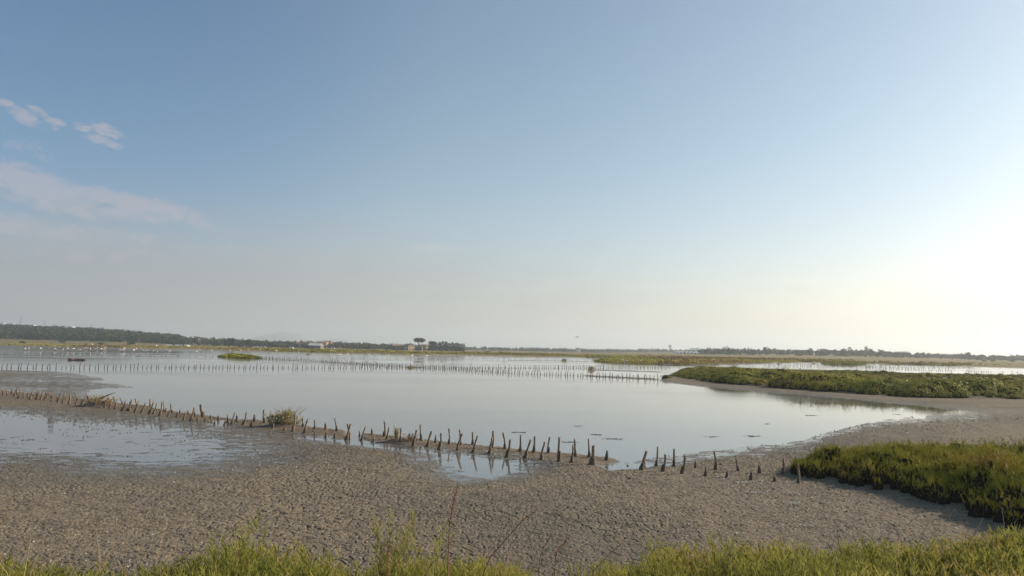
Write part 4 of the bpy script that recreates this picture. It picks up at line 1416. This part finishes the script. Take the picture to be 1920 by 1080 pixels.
# drift lines near the right end of the stakes
for (x0, x1, yp, m_) in ((1345, 1375, 902, 50), (1375, 1440, 911, 90), (1400, 1440, 931, 90), (1390, 1415, 898, 40), (1478, 1500, 952, 60), (1470, 1495, 933, 40), (1500, 1530, 995, 50), (1380, 1400, 1010, 20)):
    q = np.array([at(g.uniform(x0, x1), yp + g.normal(0, 1.4)) for _ in range(m_)])
    x = np.r_[x, q[:, 0]]; y = np.r_[y, q[:, 1]]
z, vg, _ = ground(x, y)
k = (z > .025) & (vg < .2) & ((fbm(x * .35, y * .35, 99, 2) > .5) | (np.arange(len(x)) >= n))
x, y, z = x[k], y[k], z[k]
s = g.uniform(.006, .017, len(x)) * np.clip(np.hypot(x, y) / 16, .8, 2.0)
a = g.uniform(0, 6.28, len(x)); tilt = g.uniform(-.5, .5, (len(x), 2))
c4 = np.array([(-1, -.6), (1, -.7), (.8, .6), (-.9, .7)])
Q = np.zeros((len(x), 4, 3))
for i in range(4):
    u, v = c4[i]
    Q[:, i, 0] = x + (u * np.cos(a) - v * np.sin(a)) * s
    Q[:, i, 1] = y + (u * np.sin(a) + v * np.cos(a)) * s
    Q[:, i, 2] = z + .022 + (u * tilt[:, 0] + v * tilt[:, 1]) * s
SHELL = simple_mat('bleached_shell', (0.62, 0.58, 0.50), (0.45, 0.41, 0.34), 20.0)
o = link_mesh('shell_fragments', np_mesh('shell_fragments', Q.reshape(-1, 3), np.arange(len(Q) * 4).reshape(-1, 4)), SHELL)
tag(o, 'pale shell and salt flecks strewn over the cracked mud', 'shells', kind='stuff')


# clods of mud breaking the smooth margins
g = np.random.default_rng(171)
n = 26000
r1 = 1 / np.sqrt(g.uniform(1 / 75.0 ** 2, 1 / 13.0 ** 2, n)); r1 = g.uniform(13, 70, n) * .5 + r1 * .5; a1 = g.uniform(-R(35), R(37), n)
x, y = r1 * np.sin(a1), r1 * np.cos(a1)
z, vg, rg_ = ground(x, y)
k = (z > -.01) & (vg < .15) & (fbm(x * .5, y * .5, 199, 3) + .2 * (rg_ > .5) > .47)
x, y, z, r1 = x[k], y[k], z[k], r1[k]
s = g.uniform(.012, .045, len(x)) * np.clip(r1 / 30, .7, 1.5) * g.uniform(.6, 1.3, len(x))
hh = s * g.uniform(.35, .9, len(x))
ang = g.uniform(0, 6.28, len(x))
Vc = np.zeros((len(x), 6, 3))
for i in range(5):
    aa = ang + i * 1.2566; rr = s * g.uniform(.7, 1.25, len(x))
    Vc[:, i] = np.c_[x + np.cos(aa) * rr, y + np.sin(aa) * rr, z - .012]
Vc[:, 5] = np.c_[x + g.uniform(-.3, .3, len(x)) * s, y + g.uniform(-.3, .3, len(x)) * s, z + hh]
base_ = (np.arange(len(x)) * 6)[:, None, None]
tri = np.array([[i, (i + 1) % 5, 5] for i in range(5)])[None]
CLOD = simple_mat('mud_clod', (0.20, 0.17, 0.13), (0.09, 0.078, 0.062), 3.0)
o = link_mesh('mud_clods', np_mesh('mud_clods', Vc.reshape(-1, 3), (base_ + tri).reshape(-1, 3)), CLOD)
tag(o, 'small clods of dried mud scattered over the flats', 'mud clods', kind='stuff')


# ------------------------------------------------------------------ taller plants rising from the foreground
def ray_at(px, py, Y):
    d = ray(px, py); t = Y / d.y
    return d.x * t, Y, CAMH + d.z * t


def sprig(px, py_top, Y, n, label, spread=.12, seed=1, tw=18, lean=.25, w=.0042):
    x, y_, zt = ray_at(px, py_top, Y)
    zb = gz(x, Y)
    H = max(.2, zt - zb)
    e = empty('glasswort_sprig', (x, Y, zb - .02))
    tag(e, label, 'plant')
    Q = tuft(int(n * 1.5), H * 1.03, spread, int(tw * 2.2), .0028, seed, lean, 4, (.03, .11))
    V = Q.reshape(-1, 3)
    link_mesh('foliage', np_mesh('foliage', V, np.arange(len(V)).reshape(-1, 4), False, {'tint': np.repeat(np.random.default_rng(seed).uniform(.0, .75, len(Q)), 4)}), GLASSWORT, e)
    b = MB(); r_ = random.Random(seed)
    for k in range(3):
        a = r_.uniform(0, 6.28)
        b.tube([(0, 0, 0), (.02 * math.cos(a), .02 * math.sin(a), H * .4), (.05 * math.cos(a), .05 * math.sin(a), H * .75)], [.004, .003, .0015], 5)
    b.obj('stem', STRAW, e, smooth=True)


sprig(462, 940, 4.4, 9, 'tall feathery glasswort sprig rising left of centre in the foreground', .14, 11, 24, .3)
sprig(425, 985, 4.5, 8, 'shorter glasswort sprig at the left foot of the tall feathery one', .12, 12, 20, .3)
sprig(728, 948, 4.3, 7, 'tall forked glasswort sprig standing near the middle foreground', .08, 13, 26, .22)
sprig(808, 965, 4.4, 7, 'loose olive sprig right of the forked one', .12, 14, 18, .3)
sprig(1238, 1000, 4.6, 12, 'bushy green sprig at the right of centre in the foreground', .16, 15, 20, .35)
sprig(1370, 990, 4.5, 14, 'bushy sprig with rusty lower stems in the right foreground', .16, 16, 22, .3)
sprig(1487, 1000, 4.3, 5, 'slender pointed sprig between bushy sprig and dark scrub', .06, 17, 18, .15)
sprig(1720, 1018, 4.6, 5, 'low slender sprig in front of the scrub shadow', .06, 18, 16, .2)
sprig(1870, 992, 5.2, 9, 'yellow sprig at the right edge of the foreground', .14, 19, 18, .3)

RED = simple_mat('reddish_dry_stalk', (0.30, 0.15, 0.08), (0.20, 0.10, 0.05), 12.0)
PALE = simple_mat('pale_dead_stalk', (0.42, 0.36, 0.28), (0.30, 0.24, 0.18), 12.0)


def stalk(path, Y, rad, mat, label, spikelet=0):
    """a dead stalk; path in survey points from root to tip, all at depth Y"""
    if Y is None: Y = at(*path[0], 0.08)[1]
    P = [Vector(ray_at(px, py, Y)) for px, py in path]
    g0 = gz(P[0].x, Y)
    root = Vector((P[0].x + (P[0].x - P[1].x) * .3, Y, g0 - .03)) if g0 < P[0].z else P[0]
    P = [root] + P
    base = root.copy()
    P = [p - base for p in P]
    # smooth
    pts = []
    for i in range(len(P) - 1):
        for s_ in range(3): pts.append(P[i].lerp(P[i + 1], s_ / 3))
    pts.append(P[-1])
    n = len(pts)
    pts = [pts[0]] + [(pts[i - 1] + pts[i] * 2 + pts[i + 1]) / 4 for i in range(1, n - 1)] + [pts[-1]]
    e = empty('dry_stalk', base)
    tag(e, label, 'plant')
    MB().tube(pts, [rad * (1 - .55 * i / n) for i in range(n)], 6).obj('stem', mat, e, smooth=True)
    if spikelet:
        b = MB(); r_ = random.Random(len(label))
        for i in range(int(n * .35), n):
            for k in range(spikelet):
                p = pts[i]; d = Vector((r_.uniform(-.02, .02), r_.uniform(-.02, .02), r_.uniform(.008, .035)))
                b.tube([p, p + d], [rad * .55, rad * .2], 4)
        b.obj('seed_head', mat, e, smooth=True)


stalk([(842, 990), (846, 965), (851, 940), (858, 912)], 4.2, .0034, RED, 'thick reddish dry stalk standing alone over the middle mud', 4)
stalk([(905, 1060), (950, 1010), (980, 975), (1008, 956)], 3.9, .0030, RED, 'thin brown stalk arching right near the middle foreground', 2)
stalk([(1105, 1078), (1130, 1052), (1150, 1032), (1168, 1018)], 3.8, .0028, RED, 'brown stalk slanting right below the centre right mud')
stalk([(727, 1075), (729, 1045), (726, 1018)], 3.8, .0035, RED, 'red upright stalk inside the forked sprig', 2)
stalk([(1040, 1060), (1045, 1030), (1066, 1012)], 3.9, .0030, RED, 'orange twig forking right of the green tuft', 2)
stalk([(1010, 1050), (1020, 1025), (1032, 1008)], 3.9, .0028, RED, 'brown twig just left of the orange forked twig', 1)
stalk([(1778, 980), (1783, 965), (1791, 954)], None, .012, PALE, 'pale bare twig at the tip of the scrub shadow')
stalk([(1826, 1006), (1833, 990), (1843, 972)], None, .012, PALE, 'pale leaning twig right of the shadow tip')
stalk([(1885, 995), (1881, 972), (1879, 952)], None, .011, PALE, 'pale curved stalk against the dark scrub on the right')
stalk([(1897, 985), (1896, 955), (1893, 930)], None, .011, STRAW, 'straw coloured upright stalk against the dark scrub at the right edge')
stalk([(1902, 1012), (1902, 990), (1903, 978)], None, .010, PALE, 'short pale stalk low at the right edge')
stalk([(-5, 1000), (6, 975), (18, 950)], 4.2, .0030, STRAW, 'straw stalk leaning right at the left edge', 2)
stalk([(238, 990), (244, 975), (252, 958)], 4.2, .0022, STRAW, 'thin straw blade over the mud on the left')
stalk([(95, 1078), (110, 1074), (125, 1068)], 3.6, .0035, RED, 'dark twig lying across the mud gap at the lower left')
stalk([(795, 1070), (830, 1040), (850, 1010)], 3.9, .0026, RED, 'brown stem slanting behind the loose olive sprig')
stalk([(315, 1062), (335, 1052), (355, 1042)], 3.9, .0030, RED, 'brown twig slanting over the grass on the left')

# blades of dry grass among the glasswort
g = np.random.default_rng(88)
n = 420
x = g.uniform(-3.4, 3.8, n); y = g.uniform(3.6, 5.6, n); z = ground(x, y)[0]
H = g.uniform(.35, .62, n); a = g.uniform(0, 6.28, n); l = g.uniform(.1, .6, n)
P0 = np.c_[x, y, z]; P2 = P0 + np.c_[np.cos(a) * l * H, np.sin(a) * l * H, H]; P1 = (P0 + P2) / 2 - np.c_[np.cos(a) * l * H, np.sin(a) * l * H, np.zeros(n)] * .18
f = g.normal(0, 1, (n, 3)); f[:, 2] = 0
Q = np.concatenate([strip(P0, P1, .002, .0018, f), strip(P1, P2, .0018, .0006, f)])
o = link_mesh('dry_grass', np_mesh('dry_grass', Q.reshape(-1, 3), np.arange(len(Q) * 4).reshape(-1, 4)), STRAW)
tag(o, 'thin dry grass blades sticking out of the near glasswort', 'grass', kind='stuff')


# ------------------------------------------------------------------ birds
FEATH = simple_mat('white_feathers', (0.85, 0.82, 0.80), (0.80, 0.70, 0.68), 3.0)
PINK = simple_mat('pink_legs', (0.45, 0.20, 0.18), (0.35, 0.15, 0.12), 3.0)


def bird_meshes(down):
    b = MB()
    b.tube([(-.42, 0, .72), (-.30, 0, .80), (-.10, 0, .87), (.12, 0, .88), (.26, 0, .84), (.33, 0, .82)], [.015, .08, .135, .13, .07, .035], 10)
    if down:
        neck = [(.30, 0, .83), (.42, 0, .90), (.50, 0, .80), (.52, 0, .55), (.50, 0, .30), (.47, 0, .16)]
    else:
        neck = [(.28, 0, .83), (.38, 0, .95), (.34, 0, 1.10), (.36, 0, 1.26), (.44, 0, 1.32), (.50, 0, 1.28)]
    b.tube(neck, [.045, .034, .028, .026, .036, .018], 8)
    legs = MB()
    for s in (-.05, .05):
        legs.tube([(0, s, .80), (-.03, s, .45), (.02, s, -.12)], [.022, .014, .012], 6)
    bill = MB()
    hx = neck[-1]
    bill.tube([hx, (hx[0] + .07, 0, hx[2] - .02), (hx[0] + .09, 0, hx[2] - .09)], [.018, .016, .004], 6)
    return b.mesh('body', True), legs.mesh('legs', True), bill.mesh('bill', True)


BILL = simple_mat('dark_bill', (0.08, 0.05, 0.05), (0.04, 0.03, 0.03), 3.0)
BM = [bird_meshes(False), bird_meshes(True)]
for bm_ in BM:
    bm_[0].materials.append(FEATH); bm_[1].materials.append(PINK); bm_[2].materials.append(BILL)
BIRDS = [(47, 658), (54, 657), (62, 658), (76, 658), (103, 658), (110, 655), (118, 659.5), (126, 658.5), (128, 657.5), (138, 658.5), (148, 660), (151, 660), (157.5, 658.5), (159, 656.5),
         (162, 655.5), (169.5, 659), (179, 659), (182, 655), (187, 659.5), (190, 658.5), (195, 657), (198, 655), (196, 660), (225, 660.5), (231, 660.5), (233.5, 658),
         (251, 662.5), (256, 658.8), (263.5, 658), (268, 661), (273, 662.5), (276, 659.5), (287, 663), (295, 663.5), (311, 659), (318, 658.5), (318, 662.5), (356, 661.8), (368, 664),
         (375, 661.5), (397, 661), (399, 666), (414, 660.5), (432, 661.5), (452, 661), (465, 660.5),
         (485, 661.5), (518, 662.5), (510, 668), (558, 667), (632, 672), (637, 671.5), (652, 670), (660, 670), (686, 672), (690, 671.5), (702, 671.5), (772.5, 673), (800.5, 673.5), (850, 675), (828, 674),
         (885, 675), (945, 675.5), (1168, 682), (1175, 682.2), (1202, 682.5)]
rnd = random.Random(4)
CLUST = [(-1, 135, 'white bird in the flock left of the rock heap'), (135, 210, 'white bird in the dense flock above the rock heap'),
         (210, 300, 'white bird in the flock right of the rock heap'), (300, 380, 'white bird between the flock and the green islet'),
         (380, 480, 'white bird of the group around the green islet'), (480, 600, 'white bird of the few right of the green islet'),
         (600, 720, 'white bird of the group before the hamlet and hedge'), (720, 1000, 'white bird of the scattered ones under the farmhouse and cypresses'),
         (1000, 1300, 'white bird beside the reedy spit')]
CNT = {}
for i, (px, py) in enumerate(BIRDS):
    py = max(py, 655 + (px - 960) * math.tan(ROLL) + 14)
    X, Y = at(px, py)
    if gz(X, Y) > -.05:
        X, Y = X * .94, Y * .94
    e = empty('wading_bird', (X, Y, 0.0), rnd.uniform(0, 6.28))
    s = rnd.uniform(.8, 1.15); e.scale = (s, s, s)
    lb = next(l for a, b_, l in CLUST if a <= px < b_)
    CNT[lb] = CNT.get(lb, 0) + 1
    tag(e, f'{lb}, {ORD[CNT[lb] - 1]} from its left', 'bird', 'white wading birds on the lagoon')
    ms = BM[1 if rnd.random() < .35 else 0]
    for nm, me in zip(('body', 'legs', 'bill'), ms): link_mesh(nm, me, None, e)

X, Y, Z = ray_at(1083, 632, 170)
e = empty('flying_bird', (X, Y, Z), 2.6)
tag(e, 'lone bird flying low in the sky over the middle of the lagoon', 'bird')
b = MB(); b.tube([(-.45, 0, -.02), (-.2, 0, 0), (.1, 0, 0), (.35, 0, .02), (.75, 0, .0), (.9, 0, -.02)], [.01, .08, .09, .04, .025, .01], 8); b.obj('body', FEATH, e, smooth=True)
b = MB()
for s in (1, -1):
    b.poly([(.18, .05 * s, .02), (-.12, .05 * s, .02), (-.10, .4 * s, .16), (.16, .42 * s, .18), (.02, .8 * s, .08), (-.12, .75 * s, .07)] + [(.18, .05 * s, .04), (-.12, .05 * s, .04), (-.10, .4 * s, .18), (.16, .42 * s, .2), (.02, .8 * s, .10), (-.12, .75 * s, .09)],
           [(0, 1, 2, 3), (3, 2, 5, 4), (6, 9, 8, 7), (9, 10, 11, 8), (0, 3, 9, 6), (3, 4, 10, 9), (4, 5, 11, 10), (5, 2, 8, 11), (2, 1, 7, 8)])
b.obj('wings', FEATH, e)


# ------------------------------------------------------------------ buildings
M_WALL = simple_mat('ochre_render', (0.42, 0.32, 0.20), (0.34, 0.25, 0.16), 0.6)
M_GREYW = simple_mat('grey_stone_wall', (0.26, 0.22, 0.19), (0.20, 0.17, 0.15), 0.6)
M_WHITE = simple_mat('whitewash', (0.78, 0.76, 0.72), (0.70, 0.67, 0.62), 0.6)
M_DUN = simple_mat('pale_render', (0.34, 0.30, 0.27), (0.28, 0.25, 0.22), 0.6)
M_ROOF = simple_mat('clay_tiles', (0.36, 0.21, 0.14), (0.28, 0.16, 0.11), 1.2)
M_PALE = simple_mat('pale_sheet_roof', (0.70, 0.70, 0.68), (0.60, 0.60, 0.58), 0.5)
M_WIN = simple_mat('dark_window', (0.04, 0.045, 0.05), (0.03, 0.03, 0.035), 1.0, 0.3)
M_CONC = simple_mat('concrete', (0.40, 0.39, 0.37), (0.32, 0.31, 0.29), 0.4)
M_STEEL = simple_mat('galvanised_steel', (0.35, 0.36, 0.37), (0.28, 0.29, 0.30), 0.5, 0.5)


def house(name, px, Y, w, d, h, rh, rz, label, wall=None, roof=None, nwin=4, storeys=2, chimney=True, cat='house', group=None, zoff=0.0):
    wall = wall or M_WALL; roof = roof or M_ROOF
    X = azx(px, Y)
    e = empty(name, (X, Y, gz(X, Y) - .1 + zoff), rz)
    tag(e, label, cat, group)
    b = MB()
    hw, hd = w / 2, d / 2
    b.v = [(-hw, -hd, -1), (hw, -hd, -1), (hw, hd, -1), (-hw, hd, -1), (-hw, -hd, h), (hw, -hd, h), (hw, hd, h), (-hw, hd, h), (-hw, 0, h + rh), (hw, 0, h + rh)]
    b.f = [(0, 1, 5, 4), (2, 3, 7, 6), (1, 2, 6, 9, 5), (3, 0, 4, 8, 7), (0, 3, 2, 1)]
    b.obj('wall', wall, e)
    o_ = .35; k = rh / hd; t = .18
    rb = MB()
    for s in (1, -1):
        a0 = (-hw - o_, s * (hd + o_), h - k * o_ + .02); a1 = (hw + o_, s * (hd + o_), h - k * o_ + .02)
        r0 = (-hw - o_, 0, h + rh + .02); r1 = (hw + o_, 0, h + rh + .02)
        up_ = lambda q: (q[0], q[1], q[2] + t)
        pts = [a0, a1, r1, r0, up_(a0), up_(a1), up_(r1), up_(r0)]
        rb.poly(pts, [(0, 1, 2, 3), (4, 5, 6, 7), (0, 1, 5, 4), (0, 3, 7, 4), (1, 2, 6, 5)])
    ro = rb.obj('roof', roof, e)
    if chimney:
        c = MB(); c.box(hw * .5 - .4, hw * .5 + .4, -.35, .35, h + rh * .6, h + rh + 1.0); c.obj('chimney', wall, ro)
    for st in range(storeys):
        zc = h / storeys * (st + .55)
        for k_ in range(nwin):
            x = -hw + w * (k_ + .5) / nwin
            if st == 0 and k_ == nwin // 2:
                q = MB(); q.box(x - .6, x + .6, -hd - .06, -hd + .02, -.0, 2.2); q.obj('door', M_WIN, e); continue
            q = MB(); q.box(x - .5, x + .5, -hd - .05, -hd + .02, zc - .6, zc + .6); q.obj('window', M_WIN, e)
        for s in (1,):
            for yy in (-hd * .45, hd * .45):
                q = MB(); q.box(s * hw - .02, s * hw + .05, yy - .5, yy + .5, zc - .6, zc + .6); q.obj('window', M_WIN, e)
    return e


house('farmhouse', 752, 750, 17, 9, 4.0, 1.4, R(14), 'long stone farmhouse with pinkish tiled roof left of the umbrella pine', M_GREYW, nwin=5)
house('farmhouse', 767, 742, 6.0, 8, 4.9, 1.2, R(-38), 'sunlit ochre gable house attached at the right end of the stone farmhouse', M_WALL, nwin=2)
house('farmhouse', 790, 752, 6, 6.5, 4.2, 1.3, R(-30), 'grey shaded house directly right of the umbrella pine', M_GREYW, nwin=2)
house('farmhouse', 799, 742, 4.5, 4.5, 5.0, .7, R(-45), 'small sunlit tower house at the left end of the cypress row', M_WALL, nwin=2, chimney=False)
house('shed', 328, 610, 13, 5, 1.1, .4, R(-3), 'long low white shed on the left shore, left one of two', M_WHITE, M_PALE, 5, 1, False, 'shed')
house('shed', 345.5, 600, 6, 5, 1.3, .4, R(-3), 'shorter brighter white shed on the left shore, right one of two', M_WHITE, M_PALE, 3, 1, False, 'shed')
house('house', 382, 860, 12, 8, 4.5, 1.6, R(10), 'house with pale pink roof among trees behind the left shore', M_WHITE, M_ROOF, 3, 2)
house('villa', 128, 1045, 13, 9, 5.5, 2.0, R(-20), 'white villa among the pines near the top of the left hill', M_WHITE, M_PALE, 4, 2, zoff=1.2)
house('villa', 19, 1160, 9, 7, 6, 2.0, R(-10), 'small white house on the hilltop, right one of two at the far left', M_WHITE, M_PALE, 3, 2, zoff=1.8)
house('villa', 2, 1160, 8, 7, 6, 2.0, R(-10), 'small white house on the hilltop cut by the left edge', M_WHITE, M_PALE, 3, 2, zoff=1.8)
house('villa', 58, 1160, 8, 7, 6, 2.0, R(-10), 'small white house showing above the pines of the left hilltop', M_WHITE, M_PALE, 3, 2, zoff=1.0)
for (px, Y, w, h, lb, wl) in ((568, 820, 14, 4, 'long pale house at the left of the hamlet', M_DUN), (580, 800, 6, 5, 'high pale gabled house in the middle of the hamlet', M_DUN), (588, 790, 7, 3.6, 'white house at the right of the hamlet middle', M_WHITE),
                              (592, 720, 12, 3.0, 'low grey shed in front of the hamlet', M_GREYW), (603, 840, 12, 5, 'ochre house at the right of the hamlet', M_WALL), (615, 850, 8, 5.5, 'last house at the right end of the hamlet', M_WALL),
                              (1083.5, 1250, 6, 5, 'white house in the far tree line below the flying bird', M_WHITE),
                              (1304, 900, 11, 4.0, 'white gabled house behind the long white shed on the right', M_WHITE), (1361, 900, 6, 5.6, 'pale tower house between dark groves on the right', M_WALL), (1352, 900, 10, 3.2, 'low ochre house joined to the pale tower house', M_WALL),
                              (1691, 860, 14, 3.8, 'pale long farm building within the right hand wood', M_WHITE)):
    house('house', px, Y, w, 8, h, 1.8, R(-8), lb, wl, M_PALE if ('shed' in lb or px > 1290) else None, max(2, int(w / 4)), 2 if h > 4.5 else 1)
house('shed', 1282, 800, 18, 6, 1.5, .5, R(2), 'long low white shed on the right, left one of two', M_WHITE, M_PALE, 5, 1, False, 'shed')
house('shed', 1311, 790, 12, 6, 1.3, .5, R(2), 'long low white shed on the right, right one of two', M_WHITE, M_PALE, 4, 1, False, 'shed')


def vehicle(px, Y, l, h, label, name='parked_van'):
    X = azx(px, Y)
    e = empty(name, (X, Y, gz(X, Y)), R(5)); tag(e, label, name.split('_')[-1])
    b = MB(); hl = l / 2
    prof = [(-hl, .35), (hl, .35), (hl, h * .55), (hl - l * .12, h * .6), (hl - l * .25, h), (-hl + .1, h), (-hl, h * .8)]
    n = len(prof)
    b.v = [(x_, -.9, z_) for x_, z_ in prof] + [(x_, .9, z_) for x_, z_ in prof]
    b.f = [tuple(range(n)), tuple(range(2 * n - 1, n - 1, -1))] + [(i, i + n, (i + 1) % n + n, (i + 1) % n) for i in range(n)]
    b.obj('body', M_WHITE, e)
    q = MB(); q.box(hl - l * .42, hl - l * .22, -.93, -.88, h * .6, h * .88); q.obj('window', M_WIN, e)
    for sx in (-.3, .32):
        for sy in (-.92, .75):
            w_ = MB(); w_.tube([(sx * l, sy, .35), (sx * l, sy + .2, .35)], [.36, .36], 14); w_.obj('wheel', M_WIN, e)


vehicle(479, 600, 4.2, 1.6, 'white van at the left of the vehicles on the shore path')
vehicle(493, 600, 5.0, 1.7, 'longer white van, right of the other on the shore path')
vehicle(546, 560, 3.0, 1.6, 'white caravan parked alone on the green shore', 'parked_caravan')
vehicle(624, 520, 3.0, 1.8, 'white caravan nearest the water on the green shore', 'parked_caravan')
vehicle(290, 600, 3.4, 1.3, 'white car left of the two white sheds', 'parked_car')
vehicle(169.5, 640, 3.4, 1.3, 'white car on the shore under the left hill', 'parked_car')

# water tower
X, Y = azx(1256.5, 2300), 2300
e = empty('water_tower', (X, Y, gz(X, Y) - 1))
tag(e, 'flared concrete water tower standing above the far tree line', 'water tower')
MB().tube([(0, 0, 0), (0, 0, 5), (0, 0, 11), (0, 0, 14.5)], [2.3, 2.1, 2.3, 3.0], 20).obj('shaft', M_CONC, e, smooth=True)
MB().tube([(0, 0, 14.4), (0, 0, 16.5), (0, 0, 18.5), (0, 0, 21.5), (0, 0, 21.9)], [2.9, 3.6, 4.4, 4.8, 4.6], 24).obj('tank', M_CONC, e, smooth=True)
MB().tube([(0, 0, 21.9), (0, 0, 22.6)], [4.9, 4.9], 24).obj('rim', M_CONC, e)
# pylons
for (px, Y, H, lb) in ((35, 1500, 32, 'faint lattice pylon over the left hill, leftmost'), (80, 1600, 30, 'faint lattice pylon over the left hill, right of the first'),
                       (168, 1700, 28, 'faint lattice pylon above the pines right of the villa'), (513, 2300, 34, 'faint lattice pylon before the blue mountain')):
    X = azx(px, Y)
    e = empty('lattice_pylon', (X, Y, gz(X, Y) - 1)); tag(e, lb, 'pylon', 'faint pylons on the left horizon')
    b = MB()
    L = [(sx, sy) for sx in (-1, 1) for sy in (-1, 1)]
    for sx, sy in L: b.tube([(sx * 3, sy * 3, 0), (sx * .6, sy * .6, H * .75), (0, 0, H)], [.16, .12, .08], 4)
    for k in range(7):
        z0, z1 = H * .1 * k, H * .1 * (k + 1)
        w0, w1 = 3 - 2.4 * z0 / (H * .75), 3 - 2.4 * z1 / (H * .75)
        b.tube([(-w0, -w0, z0), (w1, -w1, z1)], [.08, .08], 4); b.tube([(w0, -w0, z0), (-w1, -w1, z1)], [.08, .08], 4)
    b.obj('tower', M_STEEL, e)
    b = MB()
    for k in (.70, .82, .93): b.tube([(-4.2, 0, H * k), (4.2, 0, H * k)], [.16, .16], 4)
    b.obj('cross_arms', M_STEEL, e)

# ------------------------------------------------------------------ haze
HAZE_DENSITY = 0.00026
hz = MB(); hz.box(-11600, 11600, -11600, 11600, -2.5, 215)
mt, t, out = new_mat('haze')
v = t.add('ShaderNodeVolumePrincipled', ins={'Color': (0.86, 0.94, 1.0, 1), 'Density': HAZE_DENSITY, 'Anisotropy': 0.45})
t.l.new(v.outputs[0], out.inputs['Volume'])
hzo = hz.obj('haze', mt)
tag(hzo, 'thin pale evening haze over the whole lagoon', 'haze', kind='stuff')
print('TREES', NTREE[0], 'NEAR', len(NEAR), 'LINES', len(allst))
